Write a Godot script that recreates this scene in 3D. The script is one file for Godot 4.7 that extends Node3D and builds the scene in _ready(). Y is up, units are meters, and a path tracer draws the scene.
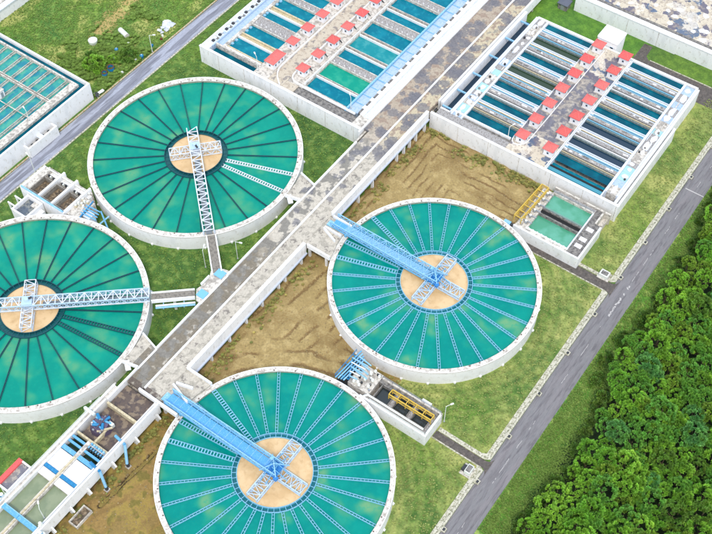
extends Node3D
# A water treatment plant seen from the air. Axes follow the plant's own grid:
# x runs across the elevated channel, z along it. Ground is y = 0.

var M := {}                 # materials
var box_cache := {}
var cyl_cache := {}
var used := {}
var rng := RandomNumberGenerator.new()
const ORD := ["first", "second", "third", "fourth", "fifth", "sixth", "seventh", "eighth", "ninth", "tenth", "eleventh", "twelfth"]

func _ready() -> void:
	rng.seed = 4711
	setup_camera_and_light()
	make_materials()
	build_ground()
	build_roads()
	build_clarifiers()
	build_causeway()
	build_left_filters()
	build_right_filters()
	build_settling_block()
	build_reservoir()
	build_pits()
	build_channel_works()
	build_small_things()
	build_plants()

func setup_camera_and_light() -> void:
	var cam := Camera3D.new()
	cam.name = "camera"
	cam.fov = 27.843
	cam.near = 1.0
	cam.far = 1200.0
	cam.position = Vector3(47.48, 142.18, 87.61)
	cam.rotation_degrees = Vector3(-53.851, 35.596, 0)
	add_child(cam)
	cam.current = true
	var env := Environment.new()
	env.background_mode = Environment.BG_SKY
	var sm := ProceduralSkyMaterial.new()
	sm.sky_top_color = Color(0.80, 0.85, 0.92)
	sm.sky_horizon_color = Color(0.93, 0.945, 0.96)
	sm.sky_curve = 0.2
	sm.ground_bottom_color = Color(0.35, 0.38, 0.33)
	sm.ground_horizon_color = Color(0.80, 0.83, 0.84)
	sm.sun_angle_max = 1.0
	var sky := Sky.new()
	sky.sky_material = sm
	env.sky = sky
	env.tonemap_mode = Environment.TONE_MAPPER_LINEAR
	env.tonemap_exposure = EXPO
	env.sdfgi_enabled = true
	env.ssao_enabled = true
	env.ssil_enabled = true
	var we := WorldEnvironment.new()
	we.name = "environment"
	we.environment = env
	add_child(we)
	var sun := DirectionalLight3D.new()
	sun.name = "sun"
	sun.light_energy = 0.46
	sun.light_angular_distance = 14.0
	sun.light_color = Color(1.0, 0.96, 0.9)
	sun.shadow_enabled = true
	# bright part of the overcast stands high over the road, on the near side
	var from := Vector3(0.46, 1.15, 0.60).normalized()
	sun.look_at_from_position(from * 100.0, Vector3.ZERO, Vector3.UP)
	add_child(sun)
const EXPO := 1.66

# ---------------------------------------------------------------- helpers
func numbered(n: String) -> String:
	if not used.has(n):
		used[n] = 0
		return n
	used[n] += 1
	return "%s_%03d" % [n, used[n]]

func thing(called: String, label: String, category: String, group := "") -> Node3D:
	var o := Node3D.new()
	o.name = numbered(called)
	add_child(o)
	o.set_meta("label", label)
	o.set_meta("category", category)
	if group != "":
		o.set_meta("group", group)
	return o

func rebase(t: Node3D, base: Vector3) -> void:
	# the thing was drawn in plant coordinates: put its origin at its foot
	for c in t.get_children():
		c.position -= base
	t.position += base

func part(parent: Node3D, called: String) -> Node3D:
	var o := Node3D.new()
	o.name = called
	parent.add_child(o, true)
	return o

func put(parent: Node3D, called: String, mesh: Mesh, mat: Material, at := Vector3.ZERO) -> MeshInstance3D:
	var o := MeshInstance3D.new()
	o.name = called if parent != self else numbered(called)
	o.mesh = mesh
	o.material_override = mat
	o.position = at
	parent.add_child(o, true)
	return o

func structure(called: String, mesh: Mesh, mat: Material, at := Vector3.ZERO) -> MeshInstance3D:
	var o := put(self, called, mesh, mat, at)
	o.set_meta("kind", "structure")
	return o

func box_mesh(s: Vector3) -> Mesh:
	var k := "%.3f_%.3f_%.3f" % [s.x, s.y, s.z]
	if not box_cache.has(k):
		var b := BoxMesh.new()
		b.size = s
		box_cache[k] = b
	return box_cache[k]

func bx(parent: Node3D, called: String, x0: float, x1: float, y0: float, y1: float, z0: float, z1: float, mat: Material) -> MeshInstance3D:
	return put(parent, called, box_mesh(Vector3(absf(x1 - x0), absf(y1 - y0), absf(z1 - z0))), mat, Vector3((x0 + x1) / 2, (y0 + y1) / 2, (z0 + z1) / 2))

func basis_along(d: Vector3) -> Basis:
	var zz := d.normalized()
	var up := Vector3.UP if absf(zz.y) < 0.95 else Vector3.RIGHT
	var xx := up.cross(zz).normalized()
	return Basis(xx, zz.cross(xx), zz)

func beam(parent: Node3D, called: String, a: Vector3, b: Vector3, w: float, h: float, mat: Material) -> MeshInstance3D:
	var o := put(parent, called, box_mesh(Vector3(w, h, snappedf((b - a).length(), 0.005))), mat, (a + b) / 2)
	o.basis = basis_along(b - a)
	return o

func rod(parent: Node3D, called: String, a: Vector3, b: Vector3, r: float, mat: Material, r2 := -1.0) -> MeshInstance3D:
	var l := snappedf((b - a).length(), 0.005)
	var rr := r if r2 < 0.0 else r2
	var k := "%.3f_%.3f_%.3f" % [r, rr, l]
	if not cyl_cache.has(k):
		var c := CylinderMesh.new()
		c.bottom_radius = r
		c.top_radius = rr
		c.height = l
		c.radial_segments = 14
		c.rings = 1
		cyl_cache[k] = c
	var o := put(parent, called, cyl_cache[k], mat, (a + b) / 2)
	var bb := basis_along(b - a)
	o.basis = Basis(bb.x, bb.z, -bb.y)
	return o

func new_st() -> SurfaceTool:
	var st := SurfaceTool.new()
	st.begin(Mesh.PRIMITIVE_TRIANGLES)
	return st

func tri(st: SurfaceTool, a: Vector3, b: Vector3, c: Vector3, out: Vector3) -> void:
	var n := (a - c).cross(a - b)
	if n.dot(out) < 0.0:
		n = -n
		var t := b
		b = c
		c = t
	n = n.normalized()
	for p in [a, b, c]:
		st.set_normal(n)
		st.set_uv(Vector2(p.x, p.z))
		st.add_vertex(p)

func quad(st: SurfaceTool, a: Vector3, b: Vector3, c: Vector3, d: Vector3, out: Vector3) -> void:
	tri(st, a, b, c, out)
	tri(st, a, c, d, out)

func st_box(st: SurfaceTool, x0: float, x1: float, y0: float, y1: float, z0: float, z1: float) -> void:
	var a := Vector3(x0, y0, z0)
	var b := Vector3(x1, y0, z0)
	var c := Vector3(x1, y0, z1)
	var d := Vector3(x0, y0, z1)
	var u := Vector3(0, y1 - y0, 0)
	quad(st, a + u, b + u, c + u, d + u, Vector3.UP)
	quad(st, a, b, c, d, Vector3.DOWN)
	quad(st, a, b, b + u, a + u, Vector3(0, 0, -1))
	quad(st, d, c, c + u, d + u, Vector3(0, 0, 1))
	quad(st, a, d, d + u, a + u, Vector3(-1, 0, 0))
	quad(st, b, c, c + u, b + u, Vector3(1, 0, 0))

func prism_mesh(pts: PackedVector2Array, y0: float, y1: float) -> Mesh:
	var st := new_st()
	var idx := Geometry2D.triangulate_polygon(pts)
	for i in range(0, idx.size(), 3):
		var p := [pts[idx[i]], pts[idx[i + 1]], pts[idx[i + 2]]]
		tri(st, Vector3(p[0].x, y1, p[0].y), Vector3(p[1].x, y1, p[1].y), Vector3(p[2].x, y1, p[2].y), Vector3.UP)
		tri(st, Vector3(p[0].x, y0, p[0].y), Vector3(p[1].x, y0, p[1].y), Vector3(p[2].x, y0, p[2].y), Vector3.DOWN)
	var cw := Geometry2D.is_polygon_clockwise(pts)
	for i in pts.size():
		var a := pts[i]
		var b := pts[(i + 1) % pts.size()]
		var e := b - a
		var o := Vector3(e.y, 0, -e.x)
		if cw:
			o = -o
		quad(st, Vector3(a.x, y0, a.y), Vector3(b.x, y0, b.y), Vector3(b.x, y1, b.y), Vector3(a.x, y1, a.y), o)
	return st.commit()

func slab(parent: Node3D, called: String, pts: Array, y0: float, y1: float, mat: Material) -> MeshInstance3D:
	var pv := PackedVector2Array()
	for p in pts:
		pv.append(Vector2(p[0], p[1]))
	return put(parent, called, prism_mesh(pv, y0, y1), mat)

# a ring of rectangular section with smooth sides
func ring_mesh(r0: float, r1: float, y0: float, y1: float, seg := 120) -> Mesh:
	var st := new_st()
	for i in seg:
		var a0 := TAU * i / seg
		var a1 := TAU * (i + 1) / seg
		var d0 := Vector3(cos(a0), 0, sin(a0))
		var d1 := Vector3(cos(a1), 0, sin(a1))
		var u0 := Vector3(0, y0, 0)
		var u1 := Vector3(0, y1, 0)
		quad(st, d0 * r0 + u1, d0 * r1 + u1, d1 * r1 + u1, d1 * r0 + u1, Vector3.UP)
		for side in [[r1, 1.0], [r0, -1.0]]:
			var r: float = side[0]
			var s: float = side[1]
			if r < 0.001:
				continue
			var q := [[d0 * r + u0, d0], [d1 * r + u0, d1], [d1 * r + u1, d1], [d0 * r + u0, d0], [d1 * r + u1, d1], [d0 * r + u1, d0]]
			if (q[0][0] - q[2][0]).cross(q[0][0] - q[1][0]).dot(d0 * s) < 0.0:
				q = [q[0], q[2], q[1], q[3], q[5], q[4]]
			for p in q:
				st.set_normal(p[1] * s)
				st.set_uv(Vector2(atan2(p[1].z, p[1].x), p[0].y))
				st.add_vertex(p[0])
	return st.commit()

func disc_mesh(r0: float, r1: float, seg := 120) -> Mesh:
	var st := new_st()
	for i in seg:
		var d0 := Vector3(cos(TAU * i / seg), 0, sin(TAU * i / seg))
		var d1 := Vector3(cos(TAU * (i + 1) / seg), 0, sin(TAU * (i + 1) / seg))
		if r0 < 0.001:
			tri(st, Vector3.ZERO, d0 * r1, d1 * r1, Vector3.UP)
		else:
			quad(st, d0 * r0, d0 * r1, d1 * r1, d1 * r0, Vector3.UP)
	return st.commit()

# ---------------------------------------------------------------- materials
const NS := 512
func noise_bytes(s: int, freq: float, oct := 4, type := FastNoiseLite.TYPE_SIMPLEX_SMOOTH, n := NS) -> PackedByteArray:
	var f := FastNoiseLite.new()
	f.seed = s
	f.noise_type = type
	f.frequency = freq
	f.fractal_octaves = oct
	f.fractal_type = FastNoiseLite.FRACTAL_FBM if oct > 1 else FastNoiseLite.FRACTAL_NONE
	var im := f.get_seamless_image(n, n)
	im.convert(Image.FORMAT_L8)
	return im.get_data()

func layered(base: Color, layers: Array, n := NS) -> ImageTexture:
	# each layer: [bytes, lo, hi, colour, strength]
	var out := PackedByteArray()
	out.resize(n * n * 3)
	var br := base.r * 255.0
	var bg := base.g * 255.0
	var bb := base.b * 255.0
	for i in n * n:
		var r := br
		var g := bg
		var b := bb
		for l in layers:
			var v: float = (l[0][i] / 255.0 - l[1]) / (l[2] - l[1])
			if v <= 0.0:
				continue
			if v > 1.0:
				v = 1.0
			v *= l[4]
			var c: Color = l[3]
			r += (c.r * 255.0 - r) * v
			g += (c.g * 255.0 - g) * v
			b += (c.b * 255.0 - b) * v
		out[i * 3] = int(clampf(r, 0, 255))
		out[i * 3 + 1] = int(clampf(g, 0, 255))
		out[i * 3 + 2] = int(clampf(b, 0, 255))
	var im := Image.create_from_data(n, n, false, Image.FORMAT_RGB8, out)
	im.generate_mipmaps()
	return ImageTexture.create_from_image(im)

func bump_tex(s: int, freq: float, strength: float, oct := 4) -> ImageTexture:
	var f := FastNoiseLite.new()
	f.seed = s
	f.frequency = freq
	f.fractal_octaves = oct
	var im := f.get_seamless_image(256, 256)
	im.convert(Image.FORMAT_L8)
	im.bump_map_to_normal_map(strength)
	return ImageTexture.create_from_image(im)

func flat(c: Color, rough := 0.7, metal := 0.0) -> StandardMaterial3D:
	var m := StandardMaterial3D.new()
	m.albedo_color = c
	m.roughness = rough
	m.metallic = metal
	return m

func world_mat(tex: Texture2D, size: float, rough := 0.85, nrm: Texture2D = null, nscale := 0.6) -> StandardMaterial3D:
	var m := StandardMaterial3D.new()
	m.albedo_texture = tex
	m.roughness = rough
	m.uv1_triplanar = true
	m.uv1_world_triplanar = true
	m.uv1_scale = Vector3.ONE / size
	if nrm:
		m.normal_enabled = true
		m.normal_texture = nrm
		m.normal_scale = nscale
	return m

func water_mat(tex: Texture2D, size: float) -> StandardMaterial3D:
	var m := world_mat(tex, size, 0.10, M.ripple, 0.10)
	m.metallic_specular = 0.25
	return m

func make_materials() -> void:
	var fine := noise_bytes(1, 0.06, 4)
	var mid := noise_bytes(2, 0.02, 5)
	var big := noise_bytes(3, 0.008, 5)
	var big2 := noise_bytes(4, 0.011, 5)
	var mid2 := noise_bytes(5, 0.03, 4)
	var speck := noise_bytes(6, 0.15, 2)
	M.n_fine = fine
	M.n_mid = mid
	M.n_big = big
	M.n_big2 = big2
	M.n_mid2 = mid2
	M.n_speck = speck
	M.n_floc = noise_bytes(17, 0.0085, 3)
	M.ripple = bump_tex(9, 0.05, 2.0, 4)
	M.grain = bump_tex(10, 0.08, 4.0, 4)
	# white painted walls with a little weathering
	var tw := layered(Color(0.91, 0.915, 0.925), [[big, 0.5, 0.8, Color(0.85, 0.86, 0.87), 0.7], [mid2, 0.70, 0.85, Color(0.72, 0.70, 0.66), 0.4], [speck, 0.74, 0.9, Color(0.68, 0.66, 0.63), 0.35]])
	M.white = world_mat(tw, 14.0, 0.8)
	M.white.uv1_scale = Vector3(1.0 / 11.0, 1.0 / 26.0, 1.0 / 11.0)
	var tc := layered(Color(0.82, 0.80, 0.77), [[mid, 0.48, 0.78, Color(0.62, 0.60, 0.57), 0.75], [big, 0.58, 0.75, Color(0.50, 0.48, 0.46), 0.5], [mid2, 0.64, 0.78, Color(0.44, 0.42, 0.40), 0.45], [speck, 0.64, 0.85, Color(0.48, 0.44, 0.40), 0.45]])
	M.concrete = world_mat(tc, 10.0, 0.9, M.grain, 0.3)
	var tcd := layered(Color(0.50, 0.49, 0.48), [[mid, 0.4, 0.7, Color(0.34, 0.33, 0.33), 0.8], [mid2, 0.55, 0.75, Color(0.62, 0.60, 0.57), 0.6], [speck, 0.6, 0.85, Color(0.25, 0.24, 0.24), 0.5]])
	M.dark_concrete = world_mat(tcd, 9.0, 0.9, M.grain, 0.3)
	# rim of the basins: pale with rust brown spots
	var tr := layered(Color(0.84, 0.83, 0.81), [[mid2, 0.5, 0.75, Color(0.70, 0.67, 0.63), 0.7], [speck, 0.66, 0.8, Color(0.50, 0.43, 0.38), 0.55], [mid, 0.62, 0.72, Color(0.52, 0.47, 0.44), 0.5]])
	M.rim = world_mat(tr, 12.0, 0.85)
	# cream coating peeling off a slate coloured roof
	var tp := layered(Color(0.775, 0.735, 0.665), [[mid, 0.57, 0.60, Color(0.40, 0.39, 0.45), 0.95], [big, 0.60, 0.62, Color(0.32, 0.39, 0.50), 0.9], [mid2, 0.64, 0.67, Color(0.62, 0.57, 0.52), 0.6], [big2, 0.62, 0.66, Color(0.84, 0.81, 0.76), 0.8], [fine, 0.6, 0.8, Color(0.66, 0.61, 0.55), 0.6], [speck, 0.70, 0.8, Color(0.45, 0.42, 0.42), 0.6]])
	M.peel = world_mat(tp, 38.0, 0.85)
	var tp2 := layered(Color(0.47, 0.47, 0.51), [[big2, 0.50, 0.60, Color(0.66, 0.63, 0.59), 0.9], [mid, 0.62, 0.68, Color(0.74, 0.71, 0.66), 0.7], [mid2, 0.45, 0.62, Color(0.39, 0.39, 0.43), 0.5], [speck, 0.62, 0.8, Color(0.33, 0.32, 0.33), 0.35]])
	M.peel_dark = world_mat(tp2, 16.0, 0.85)
	var tb := layered(Color(0.77, 0.73, 0.665), [[mid, 0.5, 0.7, Color(0.67, 0.62, 0.56), 0.8], [big2, 0.66, 0.72, Color(0.50, 0.48, 0.48), 0.7], [speck, 0.6, 0.8, Color(0.5, 0.46, 0.42), 0.5]])
	M.beige = world_mat(tb, 12.0, 0.9)
	# waters
	var t1 := layered(Color(0.0, 0.505, 0.475), [[big, 0.40, 0.9, Color(0.02, 0.555, 0.505), 0.8], [big2, 0.56, 0.95, Color(0.24, 0.59, 0.48), 0.6], [M.n_floc, 0.60, 0.95, Color(0.50, 0.63, 0.44), 0.75], [fine, 0.5, 0.8, Color(0.06, 0.57, 0.52), 0.35]])
	M.water_teal = water_mat(t1, 37.0)
	var t1b := layered(Color(0.02, 0.525, 0.465), [[big, 0.40, 0.9, Color(0.06, 0.575, 0.50), 0.8], [big2, 0.50, 0.95, Color(0.26, 0.60, 0.47), 0.6], [M.n_floc, 0.55, 0.95, Color(0.46, 0.63, 0.45), 0.7], [fine, 0.5, 0.8, Color(0.10, 0.58, 0.50), 0.35]])
	M.water_green = water_mat(t1b, 33.0)
	var t2 := layered(Color(0.0, 0.43, 0.52), [[big, 0.4, 0.8, Color(0.05, 0.50, 0.58), 0.9], [mid, 0.56, 0.8, Color(0.25, 0.60, 0.64), 0.4]])
	M.water_blue = water_mat(t2, 14.0)
	var t3 := layered(Color(0.0, 0.30, 0.38), [[big, 0.4, 0.8, Color(0.0, 0.40, 0.47), 0.9]], 512)
	M.water_deep = water_mat(t3, 16.0)
	M.water_olive = flat(Color(0.16, 0.24, 0.17), 0.12)
	M.water_navy = flat(Color(0.10, 0.20, 0.28), 0.12)
	M.water_jade = world_mat(layered(Color(0.36, 0.64, 0.55), [[big, 0.4, 0.7, Color(0.27, 0.57, 0.45), 0.9]]), 18.0, 0.15, M.ripple, 0.08)
	M.water_murk = world_mat(layered(Color(0.48, 0.53, 0.42), [[big, 0.4, 0.7, Color(0.54, 0.58, 0.47), 0.9]]), 12.0, 0.2, M.ripple, 0.08)
	M.water_aqua = world_mat(layered(Color(0.14, 0.57, 0.56), [[big, 0.4, 0.7, Color(0.04, 0.47, 0.56), 0.9], [big2, 0.5, 0.75, Color(0.38, 0.66, 0.54), 0.6]]), 14.0, 0.12, M.ripple, 0.1)
	M.sludge = world_mat(layered(Color(0.84, 0.72, 0.55), [[big, 0.4, 0.75, Color(0.78, 0.65, 0.47), 0.9], [mid, 0.6, 0.8, Color(0.70, 0.57, 0.40), 0.4]]), 14.0, 0.35, M.ripple, 0.1)
	M.mud = world_mat(layered(Color(0.42, 0.36, 0.29), [[mid, 0.4, 0.7, Color(0.60, 0.53, 0.44), 0.9], [big2, 0.5, 0.7, Color(0.28, 0.25, 0.22), 0.7]]), 6.0, 0.7, M.grain, 0.6)
	# paint and metal
	M.sky_blue = world_mat(layered(Color(0.37, 0.64, 0.81), [[mid, 0.5, 0.8, Color(0.50, 0.73, 0.85), 0.8], [speck, 0.65, 0.85, Color(0.24, 0.42, 0.54), 0.5]]), 5.0, 0.55)
	M.pale_blue = world_mat(layered(Color(0.50, 0.72, 0.86), [[mid, 0.5, 0.8, Color(0.68, 0.81, 0.89), 0.8], [speck, 0.66, 0.85, Color(0.38, 0.52, 0.62), 0.5]]), 5.0, 0.6)
	M.deep_blue = world_mat(layered(Color(0.10, 0.47, 0.68), [[mid, 0.5, 0.8, Color(0.22, 0.55, 0.73), 0.8]]), 5.0, 0.5)
	M.bridge_white = world_mat(layered(Color(0.84, 0.87, 0.91), [[mid, 0.5, 0.8, Color(0.74, 0.78, 0.84), 0.8], [speck, 0.66, 0.8, Color(0.55, 0.55, 0.56), 0.5]]), 4.0, 0.6)
	M.launder_dark = flat(Color(0.04, 0.30, 0.34), 0.6)
	M.launder_sky = world_mat(layered(Color(0.46, 0.71, 0.83), [[mid, 0.5, 0.8, Color(0.62, 0.80, 0.87), 0.8], [speck, 0.64, 0.8, Color(0.30, 0.50, 0.60), 0.5]]), 4.0, 0.6)
	M.panel_blue = world_mat(layered(Color(0.33, 0.62, 0.85), [[mid, 0.5, 0.8, Color(0.46, 0.71, 0.88), 0.7]]), 4.0, 0.55)
	M.grey_wall = world_mat(layered(Color(0.45, 0.50, 0.50), [[mid, 0.4, 0.7, Color(0.30, 0.37, 0.38), 0.8], [speck, 0.6, 0.8, Color(0.60, 0.62, 0.60), 0.5]]), 5.0, 0.85)  # mottled darker grey for the wall behind the open pools
	M.launder_deck = flat(Color(0.03, 0.34, 0.37), 0.4)
	M.lilac = world_mat(layered(Color(0.66, 0.74, 0.83), [[mid, 0.45, 0.75, Color(0.56, 0.67, 0.79), 0.8], [speck, 0.64, 0.8, Color(0.70, 0.76, 0.83), 0.6]]), 7.0, 0.5)
	M.roof_red = world_mat(layered(Color(0.86, 0.35, 0.35), [[mid, 0.5, 0.8, Color(0.80, 0.28, 0.29), 0.8], [speck, 0.62, 0.8, Color(0.90, 0.50, 0.47), 0.6]]), 3.0, 0.75)
	M.roof_red2 = world_mat(layered(Color(0.80, 0.36, 0.35), [[mid, 0.5, 0.8, Color(0.72, 0.28, 0.28), 0.8], [speck, 0.60, 0.8, Color(0.84, 0.52, 0.48), 0.6]]), 2.4, 0.8)
	M.roof_red3 = world_mat(layered(Color(0.84, 0.42, 0.41), [[mid, 0.45, 0.8, Color(0.80, 0.33, 0.33), 0.8], [speck, 0.58, 0.8, Color(0.86, 0.60, 0.56), 0.6]]), 2.8, 0.8)
	M.yellow = world_mat(layered(Color(0.80, 0.68, 0.26), [[mid, 0.5, 0.8, Color(0.74, 0.60, 0.26), 0.8], [speck, 0.68, 0.85, Color(0.5, 0.36, 0.18), 0.6]]), 3.0, 0.55)
	M.steel = flat(Color(0.60, 0.62, 0.65), 0.45, 0.3)
	M.dark_steel = flat(Color(0.22, 0.23, 0.25), 0.6, 0.2)
	M.black_gap = flat(Color(0.10, 0.105, 0.115), 0.8)
	M.glass_dark = flat(Color(0.16, 0.19, 0.23), 0.15)
	M.plastic_white = flat(Color(0.86, 0.88, 0.86), 0.5)
	M.barrel_blue = flat(Color(0.10, 0.48, 0.68), 0.45)
	M.rust = flat(Color(0.42, 0.20, 0.15), 0.8)
	M.tarp = flat(Color(0.75, 0.77, 0.82), 0.6)
	M.line_paint = flat(Color(0.70, 0.69, 0.69), 0.85)
	var kb := layered(Color(0.80, 0.79, 0.73), [[mid, 0.45, 0.7, Color(0.66, 0.65, 0.56), 0.8], [mid2, 0.6, 0.7, Color(0.45, 0.46, 0.36), 0.7], [speck, 0.6, 0.75, Color(0.45, 0.42, 0.36), 0.7]])
	M.kerb = world_mat(kb, 8.0, 0.9, M.grain, 0.3)
	M.kerb_ochre = world_mat(layered(Color(0.74, 0.70, 0.62), [[mid, 0.45, 0.6, Color(0.66, 0.52, 0.34), 0.8], [speck, 0.6, 0.75, Color(0.45, 0.36, 0.28), 0.7]]), 6.0, 0.9)
	M.planter = world_mat(layered(Color(0.45, 0.43, 0.36), [[mid, 0.45, 0.7, Color(0.30, 0.38, 0.18), 0.9], [speck, 0.6, 0.75, Color(0.6, 0.56, 0.46), 0.7]]), 6.0, 0.9, M.grain, 0.6)
	# foliage: colour comes with the vertices (species and leaf tints)
	M.leaf = leaf_mat()
	M.bark = flat(Color(0.36, 0.30, 0.24), 0.9)

func leaf_mat() -> StandardMaterial3D:
	var m := StandardMaterial3D.new()
	m.vertex_color_use_as_albedo = true
	m.roughness = 0.55
	m.cull_mode = BaseMaterial3D.CULL_DISABLED
	m.backlight_enabled = true
	m.backlight = Color(0.16, 0.26, 0.04)
	return m

# ---------------------------------------------------------------- ground and roads
const GX0 := -112.0
const GZ0 := -96.0
const GW := 172.0
const GH := 172.0
const GN := 1376

func sm(a: float, b: float, x: float) -> float:
	var t := clampf((x - a) / (b - a), 0.0, 1.0)
	return t * t * (3.0 - 2.0 * t)

func seg_dist(p: Vector2, a: Vector2, b: Vector2) -> float:
	return p.distance_to(Geometry2D.get_closest_point_to_segment(p, a, b))

func build_ground() -> void:
	var fine: PackedByteArray = M.n_fine
	var mid: PackedByteArray = M.n_mid
	var big: PackedByteArray = M.n_big
	var big2: PackedByteArray = M.n_big2
	var speck: PackedByteArray = M.n_speck
	var out := PackedByteArray()
	out.resize(GN * GN * 3)
	var step := GW / GN
	var k := 0
	for j in GN:
		var z := GZ0 + (j + 0.5) * step
		for i in GN:
			var x := GX0 + (i + 0.5) * step
			var nb: float = big[((j >> 1) & 511) * 512 + ((i >> 1) & 511)] / 255.0
			var nb2: float = big2[(j & 511) * 512 + (i & 511)] / 255.0
			var nm: float = mid[((j * 3 + 77) & 511) * 512 + ((i * 3 + 31) & 511)] / 255.0
			var nf: float = fine[((j * 5) & 511) * 512 + ((i * 5 + 200) & 511)] / 255.0
			var ns: float = speck[((j * 3 + 5) & 511) * 512 + ((i * 2 + 9) & 511)] / 255.0
			# lawn
			var r := 84.0 + 34.0 * (nb - 0.5) + 40.0 * (nm - 0.5)
			var g := 116.0 + 30.0 * (nb - 0.5) + 40.0 * (nm - 0.5)
			var b := 44.0 + 14.0 * (nm - 0.5)
			var straw := 0.0
			if x > 2.0 and x < 22.0 and z > -67.0:
				# mown, partly dried lawn
				straw = 0.50 + 0.9 * (nb2 - 0.45) + 0.5 * (nm - 0.5)
				var dq := minf(Vector2(x, z).length(), Vector2(x + 0.24, z - 40.5).length())
				if dq > 17.0 and dq < 23.0:
					straw += 0.10 * sin(dq * 4.2 + nb * 6.0) - 0.12
			elif x > -28.0 and x < 2.0 and z < -64.0:
				r += 2.0
				g += 12.0
			elif x > 26.5:
				r += 2.0
				g += 16.0
				straw = 0.55 * sm(0.52, 0.75, nm) * sm(32.0, 28.5, x)
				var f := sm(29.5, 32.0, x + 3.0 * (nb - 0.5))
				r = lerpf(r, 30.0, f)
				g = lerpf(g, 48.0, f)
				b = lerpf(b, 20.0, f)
			elif x < -75.0:
				r += 8.0 + 50.0 * (nb2 - 0.5)
				g += 12.0 + 30.0 * (nb2 - 0.5)
				b += 4.0
				straw = 0.7 * sm(0.53, 0.72, nb2) + 0.25 * sm(0.5, 0.7, nm)
			elif x < -27.0 and x > -70.5 and z > -19.5:
				r -= 8.0
				g -= 6.0
				straw = 0.25 * sm(0.5, 0.7, nm)
			straw = clampf(straw, 0.0, 0.9)
			r = lerpf(r, 172.0, straw)
			g = lerpf(g, 170.0, straw)
			b = lerpf(b, 104.0, straw)
			# bare earth track in the far field
			if x < -78.0 and z < -8.0:
				var p := Vector2(x, z)
				var d := minf(seg_dist(p, Vector2(-86.4, -13.4), Vector2(-87.4, -19.0)) - 0.4, minf(seg_dist(p, Vector2(-87.2, -18.0), Vector2(-88.5, -30.0)) - 0.6, seg_dist(p, Vector2(-86.6, -14.6), Vector2(-86.9, -15.6)) - 0.9))
				var w := sm(1.6, 0.0, d + 4.2 * (nm - 0.5) + 3.0 * (nb2 - 0.5) + 1.5 * (nf - 0.5))
				r = lerpf(r, 176.0, w * 0.9)
				g = lerpf(g, 152.0, w * 0.9)
				b = lerpf(b, 98.0, w * 0.9)
			# trodden earth under and beside the elevated channel
			if x > -30.0 and x < 5.0 and z > -30.0 and z < 75.0 and x > -19.9 - 1.0:
				r = lerpf(r, 140.0, 0.8)
				g = lerpf(g, 112.0, 0.8)
				b = lerpf(b, 64.0, 0.8)
			var v := 0.76 + 0.30 * nf + 0.18 * ns
			out[k] = int(clampf(r * v, 0, 255))
			out[k + 1] = int(clampf(g * v, 0, 255))
			out[k + 2] = int(clampf(b * v, 0, 255))
			k += 3
	var im := Image.create_from_data(GN, GN, false, Image.FORMAT_RGB8, out)
	im.generate_mipmaps()
	var m := StandardMaterial3D.new()
	m.albedo_texture = ImageTexture.create_from_image(im)
	m.roughness = 0.95
	var st := new_st()
	var e := 900.0
	for p in [[-e, -e], [e, -e], [e, e], [-e, -e], [e, e], [-e, e]]:
		st.set_normal(Vector3.UP)
		st.set_uv(Vector2((p[0] - GX0) / GW, (p[1] - GZ0) / GH))
		st.add_vertex(Vector3(p[0], 0, p[1]))
	structure("ground", st.commit(), m)
	# raked bare earth between the elevated channel and the round basins
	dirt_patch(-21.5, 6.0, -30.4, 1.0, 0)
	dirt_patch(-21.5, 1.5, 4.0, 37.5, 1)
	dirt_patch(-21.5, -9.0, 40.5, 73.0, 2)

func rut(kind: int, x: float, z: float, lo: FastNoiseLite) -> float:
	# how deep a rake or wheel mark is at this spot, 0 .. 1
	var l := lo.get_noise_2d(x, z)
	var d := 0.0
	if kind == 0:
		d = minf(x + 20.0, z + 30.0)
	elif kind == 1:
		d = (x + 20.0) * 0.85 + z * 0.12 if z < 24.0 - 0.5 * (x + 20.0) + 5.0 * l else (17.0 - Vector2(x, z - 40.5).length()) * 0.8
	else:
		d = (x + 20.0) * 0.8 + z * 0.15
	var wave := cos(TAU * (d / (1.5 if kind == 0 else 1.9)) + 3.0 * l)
	return sm(0.55, 1.0, wave) * sm(-0.22, 0.12, lo.get_noise_2d(x + 40.0, z * 1.3))

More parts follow.
